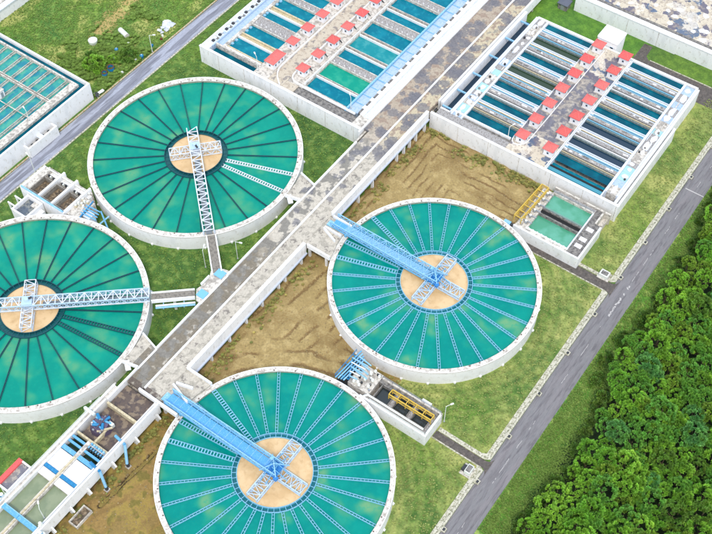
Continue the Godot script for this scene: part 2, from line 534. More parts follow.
func dirt_patch(x0: float, x1: float, z0: float, z1: float, kind: int) -> void:
	var f := FastNoiseLite.new()
	f.seed = 50 + kind
	f.frequency = 0.35
	f.fractal_octaves = 4
	var lo := FastNoiseLite.new()
	lo.seed = 60 + kind
	lo.frequency = 0.09
	# soil map: dry crust, damp patches; along the marks damp soil plus painted groove shade
	var px := 0.09
	var w := int((x1 - x0) / px)
	var h0 := int((z1 - z0) / px)
	var out := PackedByteArray()
	out.resize(w * h0 * 3)
	var k := 0
	for j in h0:
		for i in w:
			var x := x0 + (i + 0.5) * px
			var z := z0 + (j + 0.5) * px
			var n1: float = M.n_mid[((j * 2 + 40 * kind) & 511) * 512 + ((i * 2) & 511)] / 255.0
			var n2: float = M.n_fine[((j * 3) & 511) * 512 + ((i * 3 + 90) & 511)] / 255.0
			var n3: float = M.n_big2[((j + 170 * kind) & 511) * 512 + ((i + 60) & 511)] / 255.0
			var ns: float = M.n_speck[((j * 2) & 511) * 512 + ((i * 2) & 511)] / 255.0
			var c := Color(0.61, 0.53, 0.35).lerp(Color(0.67, 0.59, 0.405), sm(0.45, 0.7, n1))
			if kind == 2:
				c = Color(0.55, 0.45, 0.26).lerp(Color(0.60, 0.52, 0.26), sm(0.42, 0.62, n3))
				c = c.lerp(Color(0.40, 0.38, 0.17), 0.7 * sm(0.55, 0.68, n1))
			c = c.lerp(Color(0.49, 0.405, 0.25), 0.75 * sm(0.52, 0.70, n3 * 0.6 + n2 * 0.4))
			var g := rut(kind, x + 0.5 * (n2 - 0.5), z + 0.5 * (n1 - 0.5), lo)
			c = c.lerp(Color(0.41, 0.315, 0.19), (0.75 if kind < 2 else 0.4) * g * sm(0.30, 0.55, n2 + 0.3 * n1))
			if kind == 2:
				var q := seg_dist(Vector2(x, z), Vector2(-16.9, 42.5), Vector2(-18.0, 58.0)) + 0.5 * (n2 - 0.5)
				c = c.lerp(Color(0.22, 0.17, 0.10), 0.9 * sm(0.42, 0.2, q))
			c = c * (0.82 + 0.22 * n2 + 0.14 * ns)
			out[k] = int(clampf(c.r * 255, 0, 255))
			out[k + 1] = int(clampf(c.g * 255, 0, 255))
			out[k + 2] = int(clampf(c.b * 255, 0, 255))
			k += 3
	var im := Image.create_from_data(w, h0, false, Image.FORMAT_RGB8, out)
	im.generate_mipmaps()
	var mat := StandardMaterial3D.new()
	mat.albedo_texture = ImageTexture.create_from_image(im)
	mat.roughness = 0.95
	mat.uv1_scale = Vector3(1.0 / (x1 - x0), 1.0 / (z1 - z0), 1)
	mat.uv1_offset = Vector3(-x0 / (x1 - x0), -z0 / (z1 - z0), 0)
	var s := 0.24
	var nx := int((x1 - x0) / s)
	var nz := int((z1 - z0) / s)
	var st := new_st()
	var hs := PackedFloat32Array()
	hs.resize((nx + 1) * (nz + 1))
	for j in nz + 1:
		for i in nx + 1:
			var x := x0 + i * s
			var z := z0 + j * s
			var n := f.get_noise_2d(x, z)
			var h := 0.31 + 0.07 * n - (0.16 if kind < 2 else 0.06) * rut(kind, x, z, lo)
			if kind == 2:
				h -= 0.4 * sm(0.55, 0.1, seg_dist(Vector2(x, z), Vector2(-16.9, 42.5), Vector2(-18.0, 58.0)) + 0.25 * n)
			# the patch sinks under the lawn at its rim
			var e := minf(minf(x - x0, x1 - x), minf(z - z0, z1 - z))
			if kind == 0 and x > 1.0:
				e = minf(e, (6.0 - x) * 0.6)
			h -= 0.5 * sm(0.9, 0.0, e + 0.8 * n)
			hs[j * (nx + 1) + i] = h
	for j in nz:
		for i in nx:
			var a := Vector3(x0 + i * s, hs[j * (nx + 1) + i], z0 + j * s)
			var b := Vector3(x0 + (i + 1) * s, hs[j * (nx + 1) + i + 1], z0 + j * s)
			var c := Vector3(x0 + (i + 1) * s, hs[(j + 1) * (nx + 1) + i + 1], z0 + (j + 1) * s)
			var dd := Vector3(x0 + i * s, hs[(j + 1) * (nx + 1) + i], z0 + (j + 1) * s)
			for p in [a, b, c, a, c, dd]:
				st.set_smooth_group(0)
				st.set_uv(Vector2(p.x, p.z))
				st.add_vertex(p)
	st.index()
	st.generate_normals()
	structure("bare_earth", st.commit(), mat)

func sheet(called: String, pts: Array, y: float, mat: Material) -> MeshInstance3D:
	var pv := PackedVector2Array()
	for p in pts:
		pv.append(Vector2(p[0], p[1]))
	var st := new_st()
	var idx := Geometry2D.triangulate_polygon(pv)
	for i in range(0, idx.size(), 3):
		var q := []
		for t in 3:
			q.append(Vector3(pv[idx[i + t]].x, y, pv[idx[i + t]].y))
		tri(st, q[0], q[1], q[2], Vector3.UP)
	return structure(called, st.commit(), mat)

func build_roads() -> void:
	var ta := layered(Color(0.48, 0.475, 0.49), [[M.n_mid, 0.45, 0.75, Color(0.42, 0.41, 0.425), 0.8], [M.n_big, 0.5, 0.8, Color(0.51, 0.49, 0.505), 0.6], [M.n_mid2, 0.6, 0.78, Color(0.36, 0.35, 0.37), 0.6], [M.n_speck, 0.55, 0.8, Color(0.57, 0.55, 0.56), 0.35]])
	var ma := world_mat(ta, 10.0, 0.9, M.grain, 0.3)
	ma.uv1_scale = Vector3(1.0 / 9.0, 1.0 / 9.0, 1.0 / 80.0)
	M.asphalt = ma
	var tl := layered(Color(0.50, 0.51, 0.56), [[M.n_mid, 0.42, 0.7, Color(0.43, 0.44, 0.49), 0.8], [M.n_big2, 0.50, 0.62, Color(0.68, 0.70, 0.76), 0.75], [M.n_mid2, 0.58, 0.70, Color(0.58, 0.59, 0.65), 0.5], [M.n_speck, 0.55, 0.8, Color(0.40, 0.40, 0.44), 0.4]])
	var ml := world_mat(tl, 10.0, 0.75, M.grain, 0.3)
	ml.uv1_scale = Vector3(1.0 / 8.0, 1.0 / 8.0, 1.0 / 95.0)
	M.asphalt_worn = ml
	var td := layered(Color(0.34, 0.32, 0.31), [[M.n_mid, 0.45, 0.75, Color(0.42, 0.39, 0.37), 0.8], [M.n_mid2, 0.55, 0.78, Color(0.26, 0.24, 0.23), 0.7], [M.n_speck, 0.55, 0.8, Color(0.5, 0.47, 0.43), 0.4]])
	M.asphalt_dark = world_mat(td, 9.0, 0.9, M.grain, 0.3)
	# right road
	sheet("road", [[23.02, -130], [26.9, -130], [26.9, 70], [23.02, 70]], 0.012, M.asphalt)
	# service paths running in from it, with rounded mouths
	sheet("path", arc_mouth(23.45, -18.2, -16.35, 5.5), 0.02, M.asphalt_dark)
	sheet("path", arc_mouth(23.45, 20.45, 21.65, 14.0), 0.02, M.asphalt_dark)
	sheet("path", [[1.2, -72.6], [2.9, -72.6], [3.1, -69.6], [3.9, -68.75], [26.0, -68.75], [26.0, -63.8], [1.2, -63.8]], 0.016, M.asphalt_dark)
	# left road
	sheet("road", [[-73.75, -110], [-70.55, -110], [-70.55, 60], [-73.75, 60]], 0.012, M.asphalt_worn)
	# kerbs of the left road: each stone is a piece
	var kl := Node3D.new()
	kl.name = "kerb_line"
	add_child(kl)
	kl.set_meta("kind", "structure")
	var i := 0
	var z := -62.0
	while z < 36.0:
		var l := 1.9
		bx(kl, "kerb_stone", -70.5, -70.22, 0, 0.13 + rng.randf_range(-0.015, 0.015), z + 0.03, z + l, M.kerb)
		if z > -40.0:
			bx(kl, "kerb_stone", -74.1, -73.82, 0, 0.13 + rng.randf_range(-0.015, 0.015), z + 0.03, z + l, M.kerb_ochre)
		z += 1.93
		i += 1
	# pale concrete drain beside the right road, laid in lengths
	var gut := Node3D.new()
	gut.name = "drain_channel"
	add_child(gut)
	gut.set_meta("kind", "structure")
	for run in [[-62.0, -19.6], [-15.4, 19.4], [22.6, 44.0]]:
		z = run[0]
		while z < run[1] - 0.2:
			var z1: float = minf(z + 2.9, run[1])
			var dy := rng.randf_range(-0.012, 0.012)
			bx(gut, "drain_slab", 22.0, 22.62, 0, 0.12 + dy, z + 0.03, z1, M.kerb)
			bx(gut, "drain_slab", 22.66, 22.98, 0, 0.17 + dy, z + 0.03, z1, M.kerb)
			z = z1
	# corner pieces turning along the service paths
	for c in [[[22.0, -19.6], [22.0, -18.9], [15.0, -18.9], [15.0, -18.3], [22.3, -18.3], [22.98, -18.8], [22.98, -19.6]], [[22.98, -15.4], [22.98, -16.0], [22.5, -16.3], [7.2, -16.3], [7.2, -16.12], [21.9, -16.12], [22.0, -15.4]], [[22.0, 19.4], [21.4, 19.75], [14.2, 19.75], [14.2, 20.4], [22.2, 20.4], [22.98, 19.9], [22.98, 19.4]], [[22.98, 22.6], [22.98, 22.0], [22.4, 21.7], [14.0, 21.7], [14.0, 21.9], [21.8, 21.9], [22.0, 22.6]]]:
		slab(gut, "drain_slab", c, 0.0, 0.13, M.kerb)
	for zz in [-68.8]:
		bx(gut, "kerb_stone", 4.2, 26.0, 0, 0.12, zz - 0.1, zz + 0.08, M.kerb)
	# small inlet boxes set in the drain
	z = -55.2
	var n := 0
	while z < 36.0:
		if not (z > -18.4 and z < -16.0):
			var t := thing("drain_inlet", "%s small concrete drain inlet counted from the far end of the right road kerb" % ORDL(n), "drain inlet", "drain inlets along the right road")
			slab(t, "inlet_box", [[22.85, z - 0.42], [23.55, z - 0.34], [23.55, z + 0.34], [22.85, z + 0.42]], 0.0, 0.24, M.kerb)
			bx(t, "grate", 23.05, 23.4, 0.241, 0.27, z - 0.22, z + 0.22, M.dark_steel)
			rebase(t, Vector3(23.2, 0, z))
			n += 1
		z += 8.8
	# worn road paint
	var mk := Node3D.new()
	mk.name = "road_marking"
	add_child(mk)
	mk.set_meta("kind", "structure")
	for d in [[-52.0, -50.6], [-46.5, -45.2], [-38.5, -36.6], [-34.4, -32.8], [-28.4, -24.5], [-22.9, -20.2], [-19.8, -15.2], [-14.6, -12.4], [-10.2, -9.2], [-5.8, -3.3], [0.8, 2.4], [10.6, 12.4], [14.3, 15.8], [18.2, 22.6], [26.6, 28.0], [29.6, 32.4]]:
		worn_dash(mk, 25.0, d[0], d[1], 0.10 if not (d[0] > -20.0 and d[0] < -12.0) else 0.34)
	var st := new_st()
	quad(st, Vector3(23.5, 0.022, -43.76), Vector3(26.85, 0.022, -43.76), Vector3(26.85, 0.022, -43.54), Vector3(23.5, 0.022, -43.54), Vector3.UP)
	put(mk, "stop_line", st.commit(), M.line_paint)

func ORDL(n: int) -> String:
	return ORD[n] if n < ORD.size() else "twelfth"

func arc_mouth(x1: float, z0: float, z1: float, x0: float) -> Array:
	var p := [[x0, z0], [x1 - 1.1, z0]]
	for i in 5:
		var a := PI / 2 * (i + 1) / 5.0
		p.append([x1 - 1.1 + 1.1 * sin(a), z0 - 1.1 + 1.1 * cos(a)])
	for i in 5:
		var a := PI / 2 * i / 5.0
		p.append([x1 - 1.1 + 1.1 * cos(a), z1 + 1.1 - 1.1 * sin(a)])
	p.append([x1 - 1.1, z1])
	p.append([x0, z1])
	return p

func worn_dash(parent: Node3D, x: float, z0: float, z1: float, w: float) -> void:
	var st := new_st()
	var z := z0
	while z < z1:
		var l := rng.randf_range(0.15, 0.5)
		if rng.randf() < 0.66:
			var a := rng.randf_range(-0.5, 0.35) * w
			var b := a + rng.randf_range(0.5, 1.0) * w
			var a2 := rng.randf_range(-0.5, 0.35) * w
			var b2 := a2 + rng.randf_range(0.5, 1.0) * w
			quad(st, Vector3(x + a, 0.021, z), Vector3(x + b, 0.021, z), Vector3(x + b2, 0.021, z + l), Vector3(x + a2, 0.021, z + l), Vector3.UP)
		z += l + rng.randf_range(0.0, 0.06)
	put(parent, "dash", st.commit(), M.line_paint)

# ---------------------------------------------------------------- round clarifiers
const CB := Vector3(0, 0, 0)
const CC := Vector3(-0.24, 0, 40.52)
const CA := Vector3(-48.46, 0, 1.25)
const CD := Vector3(-48.40, 0, 40.90)

func launder_mesh(r0: float, r1: float, w: float, tie: float, y0: float, y1: float, tw := 0.06) -> Mesh:
	var st := new_st()
	st_box(st, r0, r1, y0, y1, -w / 2 - 0.05, -w / 2 + 0.02)
	st_box(st, r0, r1, y0, y1, w / 2 - 0.02, w / 2 + 0.05)
	st_box(st, r0, r1, y0, y0 + 0.06, -w / 2, w / 2)
	var x := r0 + tie * 0.5
	while x < r1 - 0.1:
		st_box(st, x, x + tw, y1 - 0.07, y1 - 0.005, -w / 2, w / 2)
		x += tie
	return st.commit()

func clarifier(c: Vector3, R: float, kind: int, label: String) -> Node3D:
	var t := thing("clarifier", label, "clarifier tank", "round clarifier tanks")
	var H := 3.2
	var th := 0.78 if kind == 0 else 0.95
	put(t, "wall", ring_mesh(R - 0.42, R - 0.06, 0.0, H - 0.16), M.white)
	put(t, "rim", ring_mesh(R - th, R, H - 0.16, H), M.rim)
	put(t, "inner_wall", ring_mesh(R - th + 0.03, R - 0.45, 0.3, H - 0.162), M.inner_wall)
	put(t, "rim_lip", ring_mesh(R - 0.13, R - 0.02, H, H + 0.05), M.white)
	var ri := 5.35 if kind == 0 else 4.55
	var ro := ri + (0.78 if kind == 0 else 0.95)
	var lm: Material = M.launder_sky if kind == 0 else M.launder_dark
	put(t, "water", disc_mesh(ro - 0.05, R - th + 0.04), M.water_teal if kind == 0 else M.water_green, Vector3(0, 2.72, 0))
	put(t, "sludge_pool", disc_mesh(0, ri + 0.02), M.sludge, Vector3(0, 2.86, 0))
	# circular collecting trough round the middle
	var tr := put(t, "ring_trough", ring_mesh(ri, ri + 0.09, 2.2, 3.02), lm)
	put(tr, "outer_plate", ring_mesh(ro - 0.08, ro, 2.2, 3.02), lm)
	put(tr, "trough_floor", disc_mesh(ri, ro), M.trough_water if kind == 0 else M.launder_deck, Vector3(0, 2.55, 0))
	var nt := 44 if kind == 0 else 36
	for i in nt:
		var a := TAU * (i + 0.5) / nt
		var d := Vector3(cos(a), 0, sin(a))
		beam(tr, "tie", d * (ri + 0.09) + Vector3(0, 2.98, 0), d * (ro - 0.08) + Vector3(0, 2.98, 0), 0.07, 0.06, lm)
	# radial launders
	var n := 30 if kind == 0 else 27
	var thin := launder_mesh(ro, R - th + 0.03, 0.30 if kind == 0 else 0.13, 0.52 if kind == 0 else 1.4, 2.5, 2.97 if kind == 0 else 2.90)
	var wide := launder_mesh(ro, R - th + 0.03, 0.62 if kind == 0 else 0.55, 0.46, 2.4, 3.02 if kind == 0 else 3.0, 0.16)
	for i in n:
		var deg := (6.0 + 12.0 * i) if kind == 0 else (-6.667 + 13.333 * i)
		var is_wide := (kind == 0 and (i == 13 or i == 14 or i == 15 or i == 16)) or (kind > 0 and i < 1) or (kind > 0 and i == n - 1)
		var m := lm
		if kind == 1 and is_wide:
			m = M.bridge_white
		var l := put(t, "launder", wide if is_wide else thin, m)
		l.rotation_degrees.y = -deg
	# drain stubs round the foot
	for i in 26:
		var a := TAU * (i + 0.3) / 26.0
		var d := Vector3(cos(a), 0, sin(a))
		bx(t, "drain_stub", d.x * R - 0.16, d.x * R + 0.16, 0, 0.3, d.z * R - 0.16, d.z * R + 0.16, M.white)
	# bolted brackets on the rim
	for i in 60:
		if rng.randf() < 0.45:
			continue
		var a := TAU * (i + rng.randf()) / 60.0
		var r := R - th + 0.17
		bx(t, "bracket", cos(a) * r - 0.09, cos(a) * r + 0.09, H, H + 0.07, sin(a) * r - 0.09, sin(a) * r + 0.09, M.rust_grey)
	t.position = c
	return t

func lattice_arm(t: Node3D, dir: float, r0: float, r1: float, w: float, y0: float, y1: float, mat: Material, bay: float) -> void:
	var p := part(t, "arm")
	var nb := int(round((r1 - r0) / bay))
	var s := (r1 - r0) / nb
	var th := 0.09
	for side in [-1.0, 1.0]:
		var zz: float = side * w / 2
		beam(p, "chord", Vector3(r0, y1, zz), Vector3(r1, y1, zz), 0.13, 0.13, mat)
		beam(p, "chord", Vector3(r0, y0, zz), Vector3(r1, y0, zz), 0.13, 0.13, mat)
		for i in nb:
			var a := r0 + i * s
			beam(p, "brace", Vector3(a, y0 if i % 2 == 0 else y1, zz), Vector3(a + s, y1 if i % 2 == 0 else y0, zz), th, th, mat)
			beam(p, "post", Vector3(a + s, y0, zz), Vector3(a + s, y1, zz), th, th, mat)
	for i in nb:
		var a := r0 + i * s
		var f := 1.0 if i % 2 == 0 else -1.0
		beam(p, "brace", Vector3(a, y1, -f * w / 2), Vector3(a + s, y1, f * w / 2), th, th, mat)
		beam(p, "brace", Vector3(a, y0, f * w / 2), Vector3(a + s, y0, -f * w / 2), th, th, mat)
		beam(p, "cross_bar", Vector3(a + s, y1, -w / 2), Vector3(a + s, y1, w / 2), th, th, mat)
	p.rotation_degrees.y = -dir

func truss_bridge(c: Vector3, kind: int, deg: float, label: String, solid := true) -> void:
	# drawn along +x from the middle of the tank, then turned
	var t := thing("truss_bridge", label, "bridge", "truss bridges over the clarifiers")
	var x0 := -0.9 if kind == 0 else -4.5
	var x1 := 19.6 if kind == 0 else 18.7
	var w := 2.1 if kind == 0 else 1.75
	var y0 := 3.75
	var y1 := 4.85
	var mat: Material = M.sky_blue if kind == 0 else M.bridge_white
	var mat2: Material = M.pale_blue if kind < 2 else M.bridge_blue
	if kind == 1:
		mat2 = M.bridge_white
	var bay := 1.22 if kind == 0 else 1.08
	var nb := int(round((x1 - x0) / bay))
	var s := (x1 - x0) / nb
	for i in nb:
		var a := x0 + i * s
		if kind == 0:
			bx(t, "deck_panel", a + 0.04, a + s - 0.04, y0 + 0.02, y0 + 0.10, -0.82, 0.82, M.panel_blue if solid or a > 16.5 else M.panel_pale)
			if not solid and a < 16.5:
				var f0 := 1.0 if i % 2 == 0 else -1.0
				beam(t, "lateral_brace", Vector3(a, y1, -f0 * w / 2), Vector3(a + s, y1, f0 * w / 2), 0.09, 0.08, M.pale_blue)
				beam(t, "cross_bar", Vector3(a, y1, -w / 2), Vector3(a, y1, w / 2), 0.09, 0.08, M.pale_blue)
			beam(t, "cross_bar", Vector3(a, y0 + 0.06, -w / 2), Vector3(a, y0 + 0.06, w / 2), 0.07, 0.12, M.pale_blue)
		elif a > 2.0:
			bx(t, "deck_panel", a + 0.02, a + s - 0.02, y0 - 0.04, y0 + 0.03, -0.5, 0.5, M.grating)
		for side in [-1.0, 1.0]:
			var zz: float = side * w / 2
			var up := i % 2 == 0
			beam(t, "brace", Vector3(a, y0 if up else y1, zz), Vector3(a + s, y1 if up else y0, zz), 0.09 if kind == 0 else 0.12, 0.09, mat2)
			if kind > 0:
				beam(t, "brace", Vector3(a, y1 if up else y0, zz), Vector3(a + s, y0 if up else y1, zz), 0.07, 0.07, mat2)
			beam(t, "post", Vector3(a + s, y0, zz), Vector3(a + s, y1, zz), 0.08, 0.08, mat2)
			if kind == 0:
				beam(t, "rail_tie", Vector3(a, y0 + 0.5, zz), Vector3(a + s, y0 + 0.5, zz), 0.05, 0.05, mat2)
		if kind > 0:
			var f := 1.0 if i % 2 == 0 else -1.0
			beam(t, "lateral_brace", Vector3(a, y1, -f * w / 2), Vector3(a + s, y1, f * w / 2), 0.12, 0.10, mat)
			beam(t, "cross_bar", Vector3(a + s, y1, -w / 2), Vector3(a + s, y1, w / 2), 0.13, 0.10, mat)
	for side in [-1.0, 1.0]:
		var zz: float = side * w / 2
		beam(t, "chord", Vector3(x0, y1, zz), Vector3(x1, y1, zz), 0.16, 0.14, mat2)
		beam(t, "chord", Vector3(x0, y0, zz), Vector3(x1, y0, zz), 0.18, 0.2, mat)
	# the bridge lands on the rim on two bearings and stands on a column in the middle
	rod(t, "centre_column", Vector3(0, 1.0, 0), Vector3(0, 3.7, 0), 0.55, M.pale_blue if kind == 0 else M.bridge_white)
	for side in [-1.0, 1.0]:
		var rx := 16.55 if kind == 0 else 18.1
		bx(t, "bearing", rx - 0.18, rx + 0.18, 3.2, 3.65, side * w / 2 - 0.16, side * w / 2 + 0.16, mat)
	# drive in the middle
	var dy := 4.9
	if kind == 0:
		bx(t, "drive_platform", -0.95, 0.95, 4.0, 4.15, -1.2, 1.2, M.deep_sky)
		rod(t, "gearbox", Vector3(0, 4.15, 0), Vector3(0, 4.75, 0), 0.55, M.deep_sky, 0.42)
		rod(t, "motor", Vector3(-0.3, 4.75, 0.25), Vector3(0.35, 4.75, 0.5), 0.2, M.sky_blue)
		for q in [[-1, -1], [1, -1], [-1, 1], [1, 1]]:
			beam(t, "strut", Vector3(q[0] * 1.5, 4.2, q[1] * 1.5), Vector3(q[0] * 0.12, 5.5, q[1] * 0.12), 0.14, 0.12, M.pale_blue)
		beam(t, "mast", Vector3(0, 4.7, 0), Vector3(0, 5.55, 0), 0.22, 0.22, M.pale_blue)
		for q in [[0, -1], [0, 1], [-1, 0]]:
			for o in [-0.45, 0.45]:
				beam(t, "stay", Vector3(q[1] * o, 5.2, q[0] * o), Vector3(q[0] * 2.6 + q[1] * o, 4.0, q[1] * 2.6 + q[0] * o), 0.1, 0.1, M.sky_blue)
		bx(t, "control_box", 0.75, 1.25, 4.15, 4.85, 0.5, 1.1, M.pale_blue)
		bx(t, "control_box", -1.5, -0.95, 4.15, 4.6, -1.55, -0.95, M.deep_sky)
	else:
		bx(t, "drive_platform", -0.8, 0.8, 4.95, 5.05, -0.8, 0.8, M.bridge_blue)
		rod(t, "gearbox", Vector3(0, 5.05, 0), Vector3(0, 5.5, 0), 0.42, M.bridge_blue, 0.3)
		rod(t, "motor", Vector3(0.3, 5.3, -0.2), Vector3(0.8, 5.3, -0.4), 0.17, M.dark_steel)
	t.position = c
	t.rotation_degrees.y = -deg
	# lattice frame hanging over the sludge pool, turned with the drive
	var f := thing("rake_frame", label.replace("truss bridge", "rake frame").replace("pale blue lattice ", "pale blue ").replace("running over", "in the middle of") if kind == 0 else label.replace("truss bridge", "lattice cross frame").replace("running over", "in the middle of"), "rake frame", "rake frames in the clarifier centres")
	var am: Material = M.frame_pale if kind == 0 else M.bridge_white
	var hub := put(f, "hub", ring_mesh(0.56, 0.95, 3.3, 3.68, 32), am)
	hub.position = Vector3.ZERO
	if kind == 0:
		for d in [90.0, 270.0, 180.0]:
			lattice_arm(f, d, 0.8, 5.1, 1.75, 3.06, 3.74 if d == 180.0 else 3.9, am, 0.86)
	else:
		for d in [90.0, 270.0]:
			lattice_arm(f, d, 0.8, 4.45, 1.7, 3.1, 4.3, am, 0.9)
	f.position = c
	f.rotation_degrees.y = -deg

func build_clarifiers() -> void:
	M.inner_wall = world_mat(layered(Color(0.62, 0.63, 0.58), [[M.n_mid, 0.45, 0.7, Color(0.45, 0.44, 0.38), 0.8], [M.n_speck, 0.55, 0.75, Color(0.32, 0.34, 0.26), 0.6]]), 5.0, 0.9)
	M.trough_water = flat(Color(0.03, 0.42, 0.47), 0.2)
	M.rust_grey = flat(Color(0.40, 0.34, 0.31), 0.85)
	M.grating = flat(Color(0.47, 0.50, 0.53), 0.7)
	M.bridge_blue = flat(Color(0.68, 0.78, 0.87), 0.6)
	M.deep_sky = flat(Color(0.17, 0.48, 0.76), 0.5)
	M.frame_pale = flat(Color(0.70, 0.79, 0.88), 0.6)
	M.panel_pale = world_mat(layered(Color(0.48, 0.70, 0.85), [[M.n_mid, 0.45, 0.7, Color(0.62, 0.78, 0.87), 0.8], [M.n_speck, 0.6, 0.8, Color(0.35, 0.55, 0.66), 0.5]]), 4.0, 0.6)
	clarifier(CB, 17.0, 0, "round white clarifier with pale blue launders, between the raked earth and the road junction")
	clarifier(CC, 17.0, 0, "round white clarifier with pale blue launders, cut off by the bottom edge of the picture")
	clarifier(CA, 18.61, 1, "round white clarifier with dark launders beside the left road, two launders white like ladders")
	clarifier(CD, 18.61, 2, "round white clarifier with dark launders cut off by the left edge of the picture")
	truss_bridge(CB, 0, 180.0, "pale blue lattice truss bridge running over the right clarifier", false)
	truss_bridge(CC, 0, 180.0, "sky blue truss bridge running over the bottom clarifier")
	truss_bridge(CA, 1, 42.5, "white truss bridge running over the upper left clarifier")
	truss_bridge(CD, 2, -40.5, "white and pale blue truss bridge running over the left edge clarifier")

# ---------------------------------------------------------------- the elevated channel between the basins
func deck_material() -> void:
	M.pale_lilac = flat(Color(0.72, 0.76, 0.84), 0.7)
	M.hatch_blue = flat(Color(0.45, 0.70, 0.86), 0.55)
	M.dark_deck = world_mat(layered(Color(0.55, 0.53, 0.50), [[M.n_mid, 0.45, 0.7, Color(0.43, 0.41, 0.39), 0.8], [M.n_speck, 0.58, 0.75, Color(0.34, 0.32, 0.3), 0.6]]), 6.0, 0.9)
	# one map for the deck: x -28.2 .. -16.2, z -68 .. 68 ; stains and lichen as they lie
	var w := 192
	var h := 2048
	var out := PackedByteArray()
	out.resize(w * h * 3)
	var r2 := RandomNumberGenerator.new()
	r2.seed = 88
	var blots := []
	for i in 190:
		blots.append(Vector3(r2.randf_range(-28, -20), r2.randf_range(-68, -15), pow(r2.randf(), 1.5) * 1.15 + 0.35))
	for i in 40:
		blots.append(Vector3(r2.randf_range(-28, -20), r2.randf_range(-18, 4), r2.randf_range(0.3, 0.8)))
	var rows := []
	for b in 140:
		rows.append([])
	for b in blots:
		for q in range(int(b.y - b.z * 1.3 + 68), int(b.y + b.z * 1.3 + 68) + 1):
			if q >= 0 and q < 140:
				rows[q].append(b)
	var k := 0
	for j in h:
		var z := -68.0 + 136.0 * (j + 0.5) / h
		var row: Array = rows[int(z + 68)]
		for i in w:
			var x := -28.2 + 12.0 * (i + 0.5) / w
			var n1: float = M.n_mid[((j * 2) & 511) * 512 + ((i * 2 + 60) & 511)] / 255.0
			var n2: float = M.n_fine[((j * 2 + 100) & 511) * 512 + ((i * 2) & 511)] / 255.0
			var n3: float = M.n_big2[((j * 2 + 300) & 511) * 512 + ((i * 2 + 10) & 511)] / 255.0
			var ns: float = M.n_speck[(j & 511) * 512 + ((i * 2 + 10) & 511)] / 255.0
			var left := x < -23.8
			var c := Color(0.72, 0.695, 0.65)
			var far := sm(-14.0, -24.0, z)
			# warm beige far lane
			c = c.lerp(Color(0.64, 0.59, 0.53) if left else Color(0.71, 0.665, 0.57), far)
			c = c.lerp(Color(0.56, 0.49, 0.44), far * sm(0.5, 0.62, n1) * 0.8)
			# dirty grey lane nearer by
			if left:
				var dd := sm(6.0, 14.0, z + 6.0 * (n3 - 0.5))
				c = c.lerp(Color(0.45, 0.42, 0.37), dd * 0.92 * sm(0.75, 0.50, n1))
				var d2 := (1.0 - far) * sm(0.47, 0.57, n3 * 0.6 + n1 * 0.4)
				c = c.lerp(Color(0.47, 0.46, 0.44), d2 * 0.85)
			else:
				c = c.lerp(Color(0.60, 0.58, 0.54), (1.0 - far) * 0.7 * sm(0.50, 0.66, n1))
				c = c.lerp(Color(0.36, 0.34, 0.33), (1.0 - far) * 0.6 * sm(0.62, 0.72, n3 * 0.5 + n2 * 0.5))
			if z > 41.0 and x < -20.0:
				c = c.lerp(Color(0.34, 0.30, 0.28), 0.8 * sm(0.62, 0.45, n1))
			# round lichen blots
			for b in row:
				var d: float = Vector2(x - b.x, z - b.y).length() + 0.55 * (n2 - 0.5) + 0.5 * (n1 - 0.5)
				if d < b.z:
					var a := sm(b.z, b.z - 0.3, d)
					c = c.lerp(Color(0.41, 0.41, 0.44) if b.z > 0.5 else Color(0.50, 0.49, 0.47), a * 0.66)
			c = c * (0.86 + 0.18 * n2 + 0.12 * ns)
			out[k] = int(clampf(c.r * 255, 0, 255))
			out[k + 1] = int(clampf(c.g * 255, 0, 255))
			out[k + 2] = int(clampf(c.b * 255, 0, 255))
			k += 3
	var im := Image.create_from_data(w, h, false, Image.FORMAT_RGB8, out)
	im.generate_mipmaps()
	var m := StandardMaterial3D.new()
	m.albedo_texture = ImageTexture.create_from_image(im)
	m.roughness = 0.92
	m.uv1_scale = Vector3(1.0 / 12.0, 1.0 / 136.0, 1)
	m.uv1_offset = Vector3(28.2 / 12.0, 68.0 / 136.0, 0)
	M.deck = m

